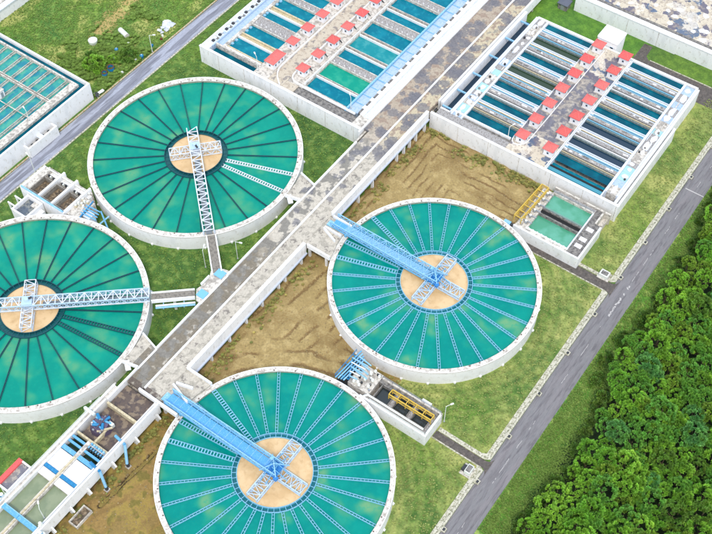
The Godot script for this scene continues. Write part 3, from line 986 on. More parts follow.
func build_causeway() -> void:
	deck_material()
	var t := thing("elevated_channel", "long raised concrete channel deck running between the round clarifiers, stained, with white parapets", "channel")
	var D := 3.7
	# deck slabs, laid in lengths, two lanes divided by a white kerb
	var z := -92.0
	while z < 41.9:
		var z1 := z + 6.0
		if z1 > 41.9:
			z1 = 42.0
		var xl := -27.75 if z1 < -15.0 else -26.75
		var dz := 0.02
		slab(t, "deck_slab", [[xl, z + dz], [-23.95, z + dz], [-23.95, z1], [xl, z1]], D - 0.5, D, M.deck)
		if z < 41.0:
			slab(t, "deck_slab", [[-23.65, z + dz], [-20.85, z + dz], [-20.85, z1], [-23.65, z1]], D - 0.5, D, M.deck)
		z = z1
	z = -92.0
	while z < 41.4:
		var z1 := minf(z + 6.0, 41.4)
		bx(t, "middle_kerb", -23.94, -23.66, D - 0.5, D + 0.22, z + 0.015, z1, M.white)
		z = z1
	# left edge kerb and thin wall
	for q in [[-92.0, -18.6, -28.1], [-16.5, -4.3, -27.1], [0.1, 18.6, -27.1], [25.2, 35.3, -27.1], [39.6, 46.0, -27.1]]:
		bx(t, "left_parapet", q[2], q[2] + 0.3, 2.2, D + 0.34, q[0], q[1], M.white)
	for q in [[-4.3, 0.1], [18.6, 25.2], [35.3, 39.6]]:
		bx(t, "edge_beam", -27.1, -26.8, 2.2, D - 0.003, q[0] + 0.003, q[1] - 0.003, M.white)
	# box sides under the deck
	bx(t, "channel_side", -27.6, -27.3, 1.6, D - 0.503, -92.0, -17.0, M.concrete)
	bx(t, "channel_side", -26.7, -26.4, 1.6, D - 0.503, -16.9, 42.0, M.concrete)
	bx(t, "channel_floor", -26.39, -20.87, 1.6, 1.9, -92, 42, M.concrete)
	# right parapet: a white box girder
	for q in [[-29.4, -0.9, 2.5], [6.7, 35.2, 1.9]]:
		bx(t, "right_parapet", -20.84, -20.36, q[2], 4.45, q[0], q[1], M.white)
		bx(t, "parapet_coping", -20.9, -20.3, 4.453, 4.53, q[0], q[1], M.white)
		bx(t, "parapet_foot", -20.355, -20.15, q[2] - 0.08, q[2] + 0.2, q[0], q[1], M.pale_lilac)
	bx(t, "right_parapet", -20.84, -20.5, 1.7, D + 0.33, -92.0, -33.2, M.white)
	for zz in [-28.4, -25.6, -23.6, -21.8, -19.6, -12.2, -8.0, 8.0, 12.3, 14.0, 18.2, 22.2, 26.3, 30.6, 34.6]:
		bx(t, "column", -20.75, -20.3, 0, 2.5 if zz < 0.0 else 1.9, zz - 0.17, zz + 0.17, M.white)
	for zz in range(-80, 42, 6):
		bx(t, "pier", -26.6, -21.0, 0, 1.6, zz - 0.2, zz + 0.2, M.concrete)
	rebase(t, Vector3(-23.8, 0, 0))
	for c in t.get_children():
		if c.material_override == M.deck:
			pass
	# platforms that tie the channel to the basins
	var pb := thing("platform", "stained concrete landing joining the raised channel to the right clarifier", "platform", "landings of the raised channel")
	slab(pb, "deck_slab", [[-20.84, -0.55], [-16.75, -0.55], [-16.93, 1.4], [-16.6, 3.4], [-15.75, 6.25], [-20.84, 6.25]], D - 0.5, D - 0.03, M.deck)
	beam(pb, "parapet", Vector3(-20.3, 3.75, -0.75), Vector3(-16.6, 3.75, -0.75), 0.3, 0.9, M.white)
	beam(pb, "parapet", Vector3(-20.3, 3.75, 6.45), Vector3(-15.8, 3.75, 6.45), 0.3, 0.9, M.white)
	beam(pb, "parapet", Vector3(-20.1, 4.0, 1.9), Vector3(-16.9, 3.9, 1.9), 0.25, 0.6, M.white)
	beam(pb, "parapet", Vector3(-20.1, 4.0, 2.2), Vector3(-17.1, 3.9, 3.3), 0.25, 0.6, M.white)
	bx(pb, "hatch", -20.3, -19.4, D - 0.03, D + 0.2, 0.1, 1.2, M.pale_blue)
	for q in [[-20.3, 5.9], [-16.9, 5.9], [-18.4, -0.2]]:
		bx(pb, "column", q[0] - 0.18, q[0] + 0.18, 0, D - 0.5, q[1] - 0.18, q[1] + 0.18, M.white)
	rebase(pb, Vector3(-18.3, 0, 3))
	var pc := thing("platform", "pale concrete landing joining the raised channel to the bottom clarifier", "platform", "landings of the raised channel")
	slab(pc, "deck_slab", [[-20.84, 35.35], [-16.35, 35.35], [-16.9, 37.8], [-17.12, 39.6], [-20.84, 39.6]], D - 0.5, D - 0.03, M.deck)
	slab(pc, "deck_slab", [[-20.84, 39.62], [-17.15, 39.62], [-17.1, 41.9], [-20.84, 41.9]], D - 0.5, D - 0.03, M.deck)
	beam(pc, "parapet", Vector3(-20.9, 3.75, 35.2), Vector3(-16.2, 3.75, 35.2), 0.3, 0.9, M.white)
	beam(pc, "parapet", Vector3(-24.2, 3.9, 42.1), Vector3(-16.9, 3.75, 42.1), 0.35, 0.9, M.white)
	beam(pc, "parapet", Vector3(-20.6, 4.1, 38.6), Vector3(-17.0, 4.0, 39.7), 0.3, 0.7, M.white)
	beam(pc, "parapet", Vector3(-20.4, 4.1, 38.2), Vector3(-17.9, 3.9, 37.4), 0.3, 0.7, M.white)
	bx(pc, "hatch", -20.6, -19.8, D - 0.03, D + 0.2, 40.0, 41.4, M.pale_blue)
	for q in [[-20.2, 41.5], [-17.5, 41.4], [-18.0, 35.7]]:
		bx(pc, "column", q[0] - 0.18, q[0] + 0.18, 0, D - 0.5, q[1] - 0.18, q[1] + 0.18, M.white)
	rebase(pc, Vector3(-18.6, 0, 38.5))
	for side in [[-5.1, 0.1, "upper left clarifier"], [34.6, 39.8, "left edge clarifier"]]:
		var pz: float = side[0]
		var p := thing("platform", "small stained landing joining the raised channel to the %s" % side[2], "platform", "landings of the raised channel")
		var q: float = side[1]
		slab(p, "deck_slab", [[-27.08, pz + 0.9], [-30.45, pz], [-29.9, pz + 2.2], [-29.75, q], [-27.08, q - 0.6]], D - 0.5, D - 0.03, M.deck)
		beam(p, "parapet", Vector3(-27.0, 3.8, pz + 0.75), Vector3(-30.4, 3.8, pz - 0.1), 0.22, 0.6, M.white)
		beam(p, "parapet", Vector3(-27.0, 3.8, q - 0.45), Vector3(-29.6, 3.8, q + 0.15), 0.3, 0.6, M.white)
		beam(p, "chute", Vector3(-29.3, 3.55, q - 0.4), Vector3(-28.2, 3.0, q + 0.5), 0.8, 0.5, M.white)
		bx(p, "column", -28.6, -28.3, 0, D - 0.5, pz + 2.2, pz + 2.5, M.white)
		rebase(p, Vector3(-28.6, 0, pz + 2.5))
	# gangways of the left pair meet at a node on the channel
	var node := thing("gangway_node", "small concrete landing with two light blue hatches where the left gangways meet", "platform")
	slab(node, "deck_slab", [[-27.06, 17.6], [-28.3, 17.9], [-29.7, 19.4], [-29.0, 20.6], [-29.0, 22.2], [-29.3, 23.4], [-28.0, 25.0], [-27.06, 25.1]], D - 0.4, D - 0.02, M.concrete)
	bx(node, "hatch", -28.9, -27.35, D - 0.02, D + 0.12, 18.3, 19.7, M.hatch_blue)
	bx(node, "hatch", -28.6, -27.15, D - 0.02, D + 0.12, 22.9, 24.3, M.hatch_blue)
	beam(node, "parapet", Vector3(-29.15, 3.9, 20.4), Vector3(-29.15, 3.9, 22.4), 0.2, 0.5, M.white)
	bx(node, "column", -28.7, -28.35, 0, D - 0.4, 20.8, 21.15, M.white)
	rebase(node, Vector3(-28.3, 0, 21))
	gangway(Vector3(-34.25, 0, 13.95), Vector3(-28.75, 0, 19.0), "concrete gangway with white sides leading to the upper left clarifier", false)
	gangway(Vector3(-33.95, 0, 28.7), Vector3(-28.9, 0, 24.2), "concrete gangway with white sides leading to the left edge clarifier", true)

func gangway(a: Vector3, b: Vector3, label: String, pipes: bool) -> void:
	var t := thing("gangway", label, "gangway", "gangways of the left clarifiers")
	var l := (b - a).length()
	bx(t, "deck", -l / 2, l / 2, 3.3, 3.72, -0.62, 0.62, M.dark_deck)
	for s in [-1.0, 1.0]:
		bx(t, "side_wall", -l / 2, l / 2, 3.25, 3.95, s * 0.74 - 0.11, s * 0.74 + 0.11, M.white)
	bx(t, "column", -0.2, 0.2, 0, 3.3, -0.2, 0.2, M.white)
	if pipes:
		for q in [[1.35, M.white], [1.75, M.pale_blue]]:
			rod(t, "pipe", Vector3(-l / 2 + 0.6, 3.2, q[0]), Vector3(l / 2, 3.2, q[0]), 0.16, q[1])
		for x in [-1.6, 1.6]:
			bx(t, "pipe_bracket", x - 0.08, x + 0.08, 2.9, 3.04, 0.5, 1.9, M.pale_blue)
	t.position = (a + b) / 2
	t.rotation.y = -atan2(b.z - a.z, b.x - a.x)

# ---------------------------------------------------------------- filter blocks
func hip_roof_mesh(w: float, d: float, h: float, ridge: float) -> Mesh:
	# eaves w by d, ridge of length ridge along z
	var st := new_st()
	var a := Vector3(-w / 2, 0, -d / 2)
	var b := Vector3(w / 2, 0, -d / 2)
	var c := Vector3(w / 2, 0, d / 2)
	var e := Vector3(-w / 2, 0, d / 2)
	var p := Vector3(0, h, -ridge / 2)
	var q := Vector3(0, h, ridge / 2)
	tri(st, a, b, p, Vector3(0, 1, -1))
	tri(st, c, e, q, Vector3(0, 1, 1))
	if ridge > 0.01:
		quad(st, b, c, q, p, Vector3(1, 1, 0))
		quad(st, e, a, p, q, Vector3(-1, 1, 0))
	else:
		tri(st, b, c, p, Vector3(1, 1, 0))
		tri(st, e, a, p, Vector3(-1, 1, 0))
	var u := Vector3(0, -0.12, 0)
	for s in [[a, b, Vector3(0, 0, -1)], [b, c, Vector3(1, 0, 0)], [c, e, Vector3(0, 0, 1)], [e, a, Vector3(-1, 0, 0)]]:
		quad(st, s[0], s[1], s[1] + u, s[0] + u, s[2])
	quad(st, a + u, b + u, c + u, e + u, Vector3.DOWN)
	return st.commit()

func kiosk(x: float, y: float, z: float, w: float, d: float, label: String, group: String, big := false) -> Node3D:
	var t := thing("valve_kiosk", label, "kiosk", group)
	var h := 1.6
	bx(t, "plinth", -w / 2 - 0.12, w / 2 + 0.12, 0.0, 0.12, -d / 2 - 0.12, d / 2 + 0.12, M.concrete)
	# four walls with openings
	bx(t, "wall", -w / 2, w / 2, 0.12, h, d / 2 - 0.1, d / 2, M.kiosk_white)
	bx(t, "wall", -w / 2, w / 2, 0.12, h, -d / 2, -d / 2 + 0.1, M.kiosk_white)
	bx(t, "wall", w / 2 - 0.1, w / 2, 0.12, h, -d / 2 + 0.1, d / 2 - 0.1, M.kiosk_white)
	bx(t, "wall", -w / 2, -w / 2 + 0.1, 0.12, h, -d / 2 + 0.1, d / 2 - 0.1, M.kiosk_white)
	var n := 3 if big else 1
	for i in n:
		var zz := (i - (n - 1) / 2.0) * 0.95
		var f := bx(t, "window", w / 2, w / 2 + 0.03, 0.62, 1.08, zz - 0.2, zz + 0.2, M.frame_pale)
		put(f, "pane", box_mesh(Vector3(0.02, 0.36, 0.3)), M.glass_dark, Vector3(0.02, 0, 0))
	var f2 := bx(t, "window", -0.2, 0.2, 0.62, 1.08, d / 2, d / 2 + 0.03, M.frame_pale)
	put(f2, "pane", box_mesh(Vector3(0.3, 0.36, 0.02)), M.glass_dark, Vector3(0, 0, 0.02))
	bx(t, "door", -w / 2 - 0.03, -w / 2, 0.14, 1.2, -0.28, 0.28, M.steel)
	put(t, "roof", hip_roof_mesh(w + 0.5, d + 0.5, 0.74, maxf(0.0, d - w)), [M.roof_red, M.roof_red2, M.roof_red3][rng.randi() % 3], Vector3(0, h + 0.12, 0))
	var er := Vector3((w + 0.5) / 2, h + 0.13, (d + 0.5) / 2)
	var rg := maxf(0.0, d - w) / 2
	for q in [[-1, -1], [1, -1], [-1, 1], [1, 1]]:
		beam(t, "ridge_cap", Vector3(er.x * q[0], er.y, er.z * q[1]), Vector3(0, er.y + 0.75, rg * q[1]), 0.09, 0.05, M.roof_red3)
	if rng.randf() < 0.5:
		bx(t, "vent_box", -w / 2 - 0.35, -w / 2 - 0.05, 0.0, rng.randf_range(0.4, 0.9), -d / 2 + 0.05, -d / 2 + 0.4, M.steel)
	t.position = Vector3(x, y, z)
	return t

func lamp_post(x: float, y: float, z: float, h: float, turn: float, label: String) -> void:
	var t := thing("lamp_post", label, "lamp post", "slim lamp posts")
	rod(t, "base_plate", Vector3(0, 0, 0), Vector3(0, 0.12, 0), 0.14, M.steel)
	rod(t, "pole", Vector3(0, 0.12, 0), Vector3(0, h, 0), 0.07, M.plastic_white, 0.045)
	beam(t, "arm", Vector3(0, h - 0.03, 0), Vector3(0.85, h + 0.12, 0), 0.06, 0.06, M.plastic_white)
	bx(t, "lamp_head", 0.7, 1.2, h + 0.04, h + 0.16, -0.12, 0.12, M.plastic_white)
	t.position = Vector3(x, y, z)
	t.rotation.y = turn

func rail(t: Node3D, a: Vector3, b: Vector3, mat: Material, h := 0.62) -> void:
	# low pipe railing, posts and two rails
	var p := part(t, "railing")
	var l := (b - a).length()
	var n := maxi(1, int(l / 1.5))
	for i in n + 1:
		var q := a.lerp(b, float(i) / n)
		beam(p, "post", q, q + Vector3(0, h, 0), 0.05, 0.05, mat)
	for k in [0.55, 1.0]:
		beam(p, "rail", a + Vector3(0, h * k, 0), b + Vector3(0, h * k, 0), 0.05, 0.05, mat)

func pool(t: Node3D, x0: float, x1: float, z0: float, z1: float, y: float, mat: Material) -> void:
	var st := new_st()
	quad(st, Vector3(x0, 0, z0), Vector3(x1, 0, z0), Vector3(x1, 0, z1), Vector3(x0, 0, z1), Vector3.UP)
	put(t, "water", st.commit(), mat, Vector3(0, y, 0))

func build_left_filters() -> void:
	M.lid_white = world_mat(layered(Color(0.90, 0.90, 0.91), [[M.n_mid, 0.5, 0.7, Color(0.80, 0.80, 0.81), 0.7], [M.n_speck, 0.64, 0.8, Color(0.6, 0.58, 0.56), 0.5]]), 6.0, 0.8)
	M.pale_teal = flat(Color(0.62, 0.78, 0.80), 0.35)
	M.slate = flat(Color(0.36, 0.38, 0.44), 0.8)
	M.launder_blue = flat(Color(0.30, 0.50, 0.62), 0.15)
	M.water_ledge = flat(Color(0.25, 0.56, 0.64), 0.3)
	M.water_pale = water_mat(layered(Color(0.10, 0.52, 0.56), [[M.n_big, 0.4, 0.7, Color(0.28, 0.60, 0.62), 0.8]]), 12.0)
	M.water_jade_deep = water_mat(layered(Color(0.05, 0.56, 0.48), [[M.n_big, 0.4, 0.75, Color(0.20, 0.62, 0.52), 0.8]]), 12.0)
	M.kiosk_white = flat(Color(0.90, 0.90, 0.91), 0.8)
	M.beige_wall = world_mat(layered(Color(0.80, 0.76, 0.64), [[M.n_mid, 0.45, 0.7, Color(0.68, 0.62, 0.50), 0.7], [M.n_speck, 0.6, 0.8, Color(0.5, 0.45, 0.38), 0.5]]), 6.0, 0.85)
	M.grate_grey = world_mat(layered(Color(0.63, 0.62, 0.62), [[M.n_mid, 0.45, 0.7, Color(0.48, 0.46, 0.45), 0.8], [M.n_speck, 0.55, 0.75, Color(0.78, 0.77, 0.76), 0.6], [M.n_fine, 0.6, 0.7, Color(0.35, 0.34, 0.34), 0.6]]), 5.0, 0.85, M.grain, 0.4)
	var t := thing("filter_block", "left filter building with wide blue pools and two rows of red roofed kiosks", "filter building")
	var H := 4.0
	var ZB := -66.0
	# outer walls
	bx(t, "front_wall", -64.9, -28.1, 0, H, -19.45, -19.05, M.white)
	bx(t, "wall_cap", -64.95, -28.05, H, H + 0.12, -19.5, -19.0, M.white)
	bx(t, "side_wall", -64.9, -64.5, 0, H, ZB, -19.453, M.white)
	bx(t, "side_wall", -30.25, -29.6, 0, H + 0.1, ZB, -22.2, M.white)
	bx(t, "side_wall", -29.57, -28.12, 0, H - 0.45, ZB, -19.46, M.bridge_white)
	bx(t, "core", -64.48, -30.26, 0, 2.1, ZB, -19.46, M.concrete)
	# left side: pipe channel with valves
	bx(t, "channel_wall", -63.1, -62.85, 2.1, H, ZB, -20.6, M.lilac)
	bx(t, "channel_wall", -61.4, -60.75, 2.1, H, ZB, -21.75, M.concrete)
	bx(t, "channel_bed", -62.84, -61.41, 2.1, H - 0.35, ZB, -21.75, M.lilac)
	bx(t, "walk", -64.49, -63.11, 2.1, H - 0.15, ZB, -19.6, M.bridge_white)
	var z := -21.5
	var i := 0
	while z > -60.0:
		var pc := part(t, "valve_set")
		bx(pc, "valve_body", -64.0, -63.5, H - 0.15, H + 0.12, z - 0.5, z, M.dark_steel)
		rod(pc, "hand_wheel", Vector3(-63.75, H + 0.12, z - 0.9), Vector3(-63.75, H + 0.3, z - 0.9), 0.28, M.plastic_white)
		bx(pc, "cover_plate", -64.25, -63.3, H - 0.15, H - 0.02, z - 1.5, z - 1.0, M.dark_concrete if i % 2 == 0 else M.lilac)
		z -= 1.95
		i += 1
	for q in 6:
		bx(t, "wall_joint", -60.5 + 6.2 * q, -60.42 + 6.2 * q, 0, H, -19.05, -19.04, M.concrete)
	# narrow channel along the front
	bx(t, "channel_wall", -62.84, -52.4, 2.1, H, -21.75, -21.4, M.concrete)
	pool(t, -62.84, -52.4, -21.39, -19.46, 2.9, M.water_deep)
	# pools
	var left_p := [[-25.4, -22.4], [-29.6, -26.8], [-34.5, -32.4], [-38.9, -36.0], [-43.6, -40.6], [-48.4, -46.2], [-52.8, -49.6], [-58.0, -55.0]]
	var right_p := [[-25.5, -22.3], [-29.9, -26.1], [-34.5, -31.9], [-39.1, -35.4], [-43.6, -40.0], [-48.2, -45.9], [-52.7, -49.2], [-58.2, -54.8]]
	for k in 8:
		pool(t, -60.74, -52.45, left_p[k][0], left_p[k][1], 3.5, M.water_blue)
		pool(t, -42.45, -33.25, right_p[k][0], right_p[k][1], 3.45 if k != 1 else 3.55, M.water_jade_deep if k == 1 else (M.water_pale if k == 3 else M.water_blue))
	divide(t, -60.74, -52.45, left_p, -21.75, H, true)
	divide(t, -42.45, -33.25, right_p, -21.9, H, false)
	# inlet notches on the outer side of the left pools
	for k in 8:
		for f in [0.25, 0.65]:
			var zz: float = lerpf(left_p[k][0], left_p[k][1], f)
			bx(t, "inlet_box", -60.745, -60.3, 2.9, 3.75, zz - 0.25, zz + 0.25, M.pale_blue)
	# right side: light blue covered channel
	bx(t, "channel_wall", -33.2, -32.9, 2.1, H, ZB, -21.5, M.pale_blue)
	z = -22.3
	while z > -60.0:
		bx(t, "channel_cover", -32.85, -30.9, 2.2, H - 0.4 + rng.randf_range(-0.04, 0.04), z - 2.2, z, M.lilac)
		bx(t, "rib", -32.85, -30.9, H - 0.5, H - 0.18, z - 2.29, z - 2.21, M.pale_blue)
		bx(t, "slot", -30.75, -30.4, H - 0.6, H - 0.02, z - 1.3, z - 0.2, M.dark_concrete)
		bx(t, "pier", -30.86, -30.27, 2.1, H + 0.02, z - 2.2, z - 1.35, M.white)
		z -= 2.3
	# front deck on the right
	bx(t, "deck", -43.3, -30.3, 2.1, H - 0.18, -21.4, -19.46, M.dark_concrete)
	bx(t, "kerb", -42.6, -31.0, H - 0.18, H + 0.1, -21.9, -21.55, M.white)
	bx(t, "deck", -30.28, -28.12, H - 0.6, H - 0.2, -22.19, -19.46, M.concrete)
	# gallery
	bx(t, "gallery_deck", -49.1, -45.9, 2.1, H - 0.02, ZB, -19.46, M.beige)
	bx(t, "gallery_deck", -52.4, -49.13, 2.1, H - 0.05, ZB, -19.46, M.concrete)
	bx(t, "gallery_deck", -45.87, -42.5, 2.1, H - 0.05, ZB, -21.42, M.concrete)
	bx(t, "gallery_deck", -45.87, -43.33, 2.1, H - 0.05, -21.41, -19.46, M.beige)
	# low curved walls at the mouth of the gallery
	curb_path(t, [[-49.1, -60.0], [-49.1, -24.2], [-49.0, -23.0], [-48.6, -22.0], [-47.9, -21.0], [-47.0, -20.2], [-46.4, -19.7]], H - 0.02, 0.3, 0.22)
	curb_path(t, [[-45.9, -60.0], [-45.9, -24.0], [-45.8, -23.0], [-45.4, -22.3], [-44.8, -21.9], [-44.0, -21.75], [-42.7, -21.75]], H - 0.02, 0.3, 0.22)
	curb_path(t, [[-42.75, -60.0], [-42.75, -22.4]], H - 0.02, 0.35, 0.16)
	# pipes crossing to each kiosk
	for k in 6:
		var zz := -24.4 - 4.62 * k
		beam(t, "pipe", Vector3(-43.6, H + 0.05, zz - 1.5), Vector3(-44.9, H + 0.05, zz - 2.2), 0.16, 0.16, M.dark_steel)
		bx(t, "stain_slab", -43.9, -42.9, H - 0.049, H + 0.04, zz - 2.6, zz - 1.2, M.concrete)
	rebase(t, Vector3(-46.5, 0, -40))
	kiosk(-50.35, H - 0.05, -23.6, 1.7, 3.3, "long red roofed hut at the front corner of the left filter building", "kiosks of the left filter building", true)
	for k in 6:
		var zz := -24.4 - 4.62 * k
		kiosk(-44.5, H - 0.05, zz, 1.5, 1.5, "%s small red roofed kiosk from the front in the left filter building's right row" % ORD[k], "kiosks of the left filter building")
		if k < 5:
			kiosk(-50.4, H - 0.05, zz - 4.6, 1.5, 1.5, "%s small red roofed kiosk behind the long hut in the left filter building's left row" % ORD[k], "kiosks of the left filter building")
	lamp_post(-51.9, H - 0.05, -20.3, 3.4, 2.6, "slim lamp post in front of the long red roofed hut")
	lamp_post(-32.6, H - 0.4, -22.7, 2.6, 2.4, "slim lamp post at the front right corner of the left filter pools")

func curb_path(t: Node3D, pts: Array, y: float, h: float, w: float) -> void:
	var p := part(t, "low_wall")
	for i in pts.size() - 1:
		var a := Vector3(pts[i][0], y + h / 2, pts[i][1])
		var b := Vector3(pts[i + 1][0], y + h / 2, pts[i + 1][1])
		var e := (b - a).normalized() * 0.04
		beam(p, "wall_length", a - e, b + e, w, h + 0.002 * i, M.white)

func divide(t: Node3D, x0: float, x1: float, pools: Array, zfront: float, H: float, beige: bool) -> void:
	# walls between the pools: pairs of thin walls with a dark slot, wide ones carry a grating
	var zp := zfront
	for k in pools.size() + 1:
		var za: float = zp                                             # front edge of the wall
		var zb: float = pools[k][1] if k < pools.size() else zp - 1.0     # back edge
		var w := za - zb
		if w > 1.7:
			bx(t, "grating_deck", x0, x1, 2.1, H - 0.12, zb + 0.2, za - 0.2, M.grate_grey)
			bx(t, "dividing_wall", x0, x1, 2.1, H + 0.02, za - 0.19, za, M.concrete)
			bx(t, "dividing_wall", x0, x1, 2.1, H + 0.02, zb, zb + 0.19, M.concrete)
			var x := x0 + 0.5
			while x < x1 - 0.4:
				bx(t, "rail_block", x, x + 0.14, H - 0.12, H + 0.25, (za + zb) / 2 + w * 0.22, (za + zb) / 2 + w * 0.22 + 0.14, M.white)
				x += 1.15
		else:
			if beige:
				bx(t, "dividing_wall", x0, x1, 2.1, H - 0.02, zb, zb + 0.28, M.beige_wall)
				bx(t, "dividing_wall", x0, x1, 2.1, H - 0.02, za - 0.28, za, M.white)
				bx(t, "slot_floor", x0, x1, 2.1, H - 0.45, zb + 0.281, za - 0.281, M.beige_wall)
			else:
				bx(t, "dividing_wall", x0, x1, 2.1, H - 0.02, zb, zb + 0.14, M.concrete)
				bx(t, "dividing_wall", x0, x1, 2.1, H - 0.02, za - 0.2, za, M.white)
				if w > 0.4:
					bx(t, "slot_floor", x0, x1, 2.1, 2.3, zb + 0.141, za - 0.201, M.black_gap)
		if k < pools.size():
			zp = pools[k][0]

func build_right_filters() -> void:
	var t := thing("filter_block", "right filter building with many narrow dark pools and fourteen red roofed kiosks", "filter building")
	var H := 3.8
	var ZB := -62.95
	# outer walls
	bx(t, "front_wall", -20.35, 16.9, 0, H + 0.06, -30.2, -29.8, M.white)
	bx(t, "wall_cap", -20.36, 16.95, H + 0.06, H + 0.16, -30.25, -29.75, M.white)
	bx(t, "side_wall", 16.35, 16.75, 0, H - 0.5, -52.2, -30.21, M.white)
	bx(t, "side_wall", 15.75, 16.15, 0, H, ZB, -30.5, M.white)
	bx(t, "back_wall", -17.5, 15.74, 0, H, ZB - 0.4, ZB, M.white)
	bx(t, "gap_floor", 16.16, 16.34, 0, 1.0, -52.0, -30.3, M.deep_blue)
	bx(t, "core", -17.4, 15.7, 0, 1.6, ZB + 0.01, -30.22, M.concrete)
	for q in 6:
		bx(t, "wall_joint", -14.5 + 6.2 * q, -14.42 + 6.2 * q, 0, H, -29.8, -29.79, M.concrete)
	# dark water channel between the raised deck and the pipe gallery
	bx(t, "channel_wall", -20.3, -19.72, 0, H + 0.25, ZB, -33.2, M.white)
	bx(t, "channel_wall", -17.75, -17.45, 0, H + 0.1, ZB, -32.2, M.bridge_white)
	pool(t, -19.71, -17.76, ZB, -32.4, 1.7, M.water_navy)
	for zz in [-32.9, -37.8, -43.1, -48.9, -54.7, -60.4]:
		beam(t, "cross_beam", Vector3(-19.72, 3.6, zz), Vector3(-17.75, 3.3, zz - 0.3), 0.22, 0.3, M.pale_blue)
	bx(t, "channel_end", -19.71, -17.76, 0, H - 0.1, -32.39, -32.1, M.white)
	for q in [-31.2, -30.75]:
		bx(t, "niche_post", -20.0, -19.8, H + 0.06, H + 0.5, q, q + 0.2, M.dark_steel)
	# pipe galleries on both sides: white lids, glassy strips and patches of bare concrete
	for g in [[-17.44, -15.1], [13.35, 15.7]]:
		bx(t, "gallery_wall", g[0], g[0] + 0.3, 1.6, H, ZB, -31.9, M.bridge_white)
		bx(t, "gallery_wall", g[1] - 0.3, g[1], 1.6, H, ZB, -31.9, M.bridge_white)
		var z := -31.95
		var k := 0
		while z > ZB + 1.0:
			var l := minf(rng.randf_range(1.1, 2.4), z - ZB - 0.1)
			var bed: Material = [M.grate_grey, M.lilac, M.pale_teal, M.grate_grey, M.concrete][rng.randi() % 5]
			bx(t, "gallery_bed", g[0] + 0.32, g[1] - 0.32, 1.6, H - 0.22, z - l + 0.03, z, bed)
			if rng.randf() < 0.75:
				var nn := 7 + rng.randi() % 4
				var cx: float = (g[0] + g[1]) / 2 + rng.randf_range(-0.3, 0.3)
				var rx := rng.randf_range(0.35, 0.62)
				var rz := rng.randf_range(0.35, 0.5 * l + 0.15)
				var lp := []
				for q in nn:
					var a := TAU * q / nn
					var jit := rng.randf_range(0.75, 1.15)
					lp.append([clampf(cx + cos(a) * rx * jit, g[0] + 0.33, g[1] - 0.33), z - l / 2 + sin(a) * rz * jit])
				slab(t, "gallery_lid", lp, H - 0.22, H - rng.randf_range(0.03, 0.12), M.lid_white)
			if rng.randf() < 0.6:
				var bxx: float = rng.randf_range(g[0] + 0.34, g[1] - 0.75)
				bx(t, "strip_bar", bxx, bxx + rng.randf_range(0.1, 0.35), H - 0.22, H - 0.02, z - l + 0.1, z - 0.1, M.bridge_white if rng.randf() < 0.6 else M.concrete)
			if rng.randf() < 0.5:
				var bx2: float = rng.randf_range(g[0] + 0.4, g[1] - 0.8)
				bx(t, "valve_box", bx2, bx2 + 0.3, H - 0.22, H + rng.randf_range(0.0, 0.25), z - 0.6, z - 0.3, M.dark_concrete if rng.randf() < 0.5 else M.dark_steel)
			z -= l
			k += 1
	# filter bays
	for side in 2:
		var x0 := -14.95 if side == 0 else 2.95
		var x1 := -5.45 if side == 0 else 13.2
		for k in 7:
			var zf := -33.35 - 4.62 * k
			var deepm: Material = M.water_deep
			if side == 0 and (k == 3 or k == 5):
				deepm = M.water_olive
			if side == 1 and (k == 1 or k == 2):
				deepm = M.water_navy
			bay(t, x0, x1, zf, deepm, H, k, side)
		bx(t, "dividing_wall", x0, x1, 1.6, H - 0.01, ZB + 0.02, ZB + 0.13, M.white)
		for xx in [x0 - 0.14, x1 + 0.11]:
			bx(t, "pool_end_wall", xx - 0.1, xx + 0.1, 1.6, H + 0.01, ZB, -33.0 if side == 0 else -30.25, M.bridge_white)
	# the front basin on the right is wider, with a dark beam across
	pool(t, 2.95, 13.2, -33.1, -30.25, 2.9, M.water_blue)
	bx(t, "beam", 2.95, 13.2, 3.0, 3.45, -32.05, -31.7, M.black_gap)
	bx(t, "ledge", 2.95, 13.2, 2.0, 3.35, -31.69, -30.95, M.water_ledge)
	# decks at the front
	bx(t, "front_deck", -19.7, -5.3, 1.6, H - 0.2, -32.08, -30.21, M.grate_grey)
	bx(t, "kerb", -17.4, -5.6, 1.6, H + 0.05, -33.05, -32.75, M.white)
	bx(t, "front_deck", -17.4, -5.3, 1.6, H - 0.4, -32.74, -32.1, M.dark_concrete)
	# central gallery with peeling coating
	bx(t, "gallery_deck", -5.25, 2.75, 1.6, H - 0.04, -54.0, -36.2, M.peel_dark)
	bx(t, "gallery_deck", -5.25, 2.75, 1.6, H - 0.043, -36.19, -30.21, M.peel)
	bx(t, "gallery_deck", -5.25, 2.75, 1.6, H - 0.037, ZB, -54.01, M.peel)
	curb_path(t, [[-5.35, -62.6], [-5.35, -33.4], [-5.2, -32.6], [-4.6, -32.1], [-3.9, -32.2], [-3.0, -33.0], [-2.75, -34.0], [-2.75, -62.0]], H - 0.04, 0.22, 0.12)
	curb_path(t, [[2.6, -62.6], [2.6, -30.4]], H - 0.04, 0.22, 0.12)
	rebase(t, Vector3(-1.5, 0, -47))
	for k in 7:
		var zz := -33.6 - 4.64 * k
		kiosk(-3.8, H - 0.04, zz, 1.62, 1.62, "%s red roofed kiosk from the front in the right filter building's left row" % ORD[k], "kiosks of the right filter building")
		kiosk(1.62, H - 0.04, zz - 0.1, 1.62, 1.62, "%s red roofed kiosk from the front in the right filter building's right row" % ORD[k], "kiosks of the right filter building")
	# white flat roofed house behind the gallery
	var w := thing("stair_house", "plain white flat roofed stair house behind the kiosks, against the white boundary wall", "stair house")
	bx(w, "wall", -5.1, -1.1, 0, 4.9, -67.2, -63.6, M.white)
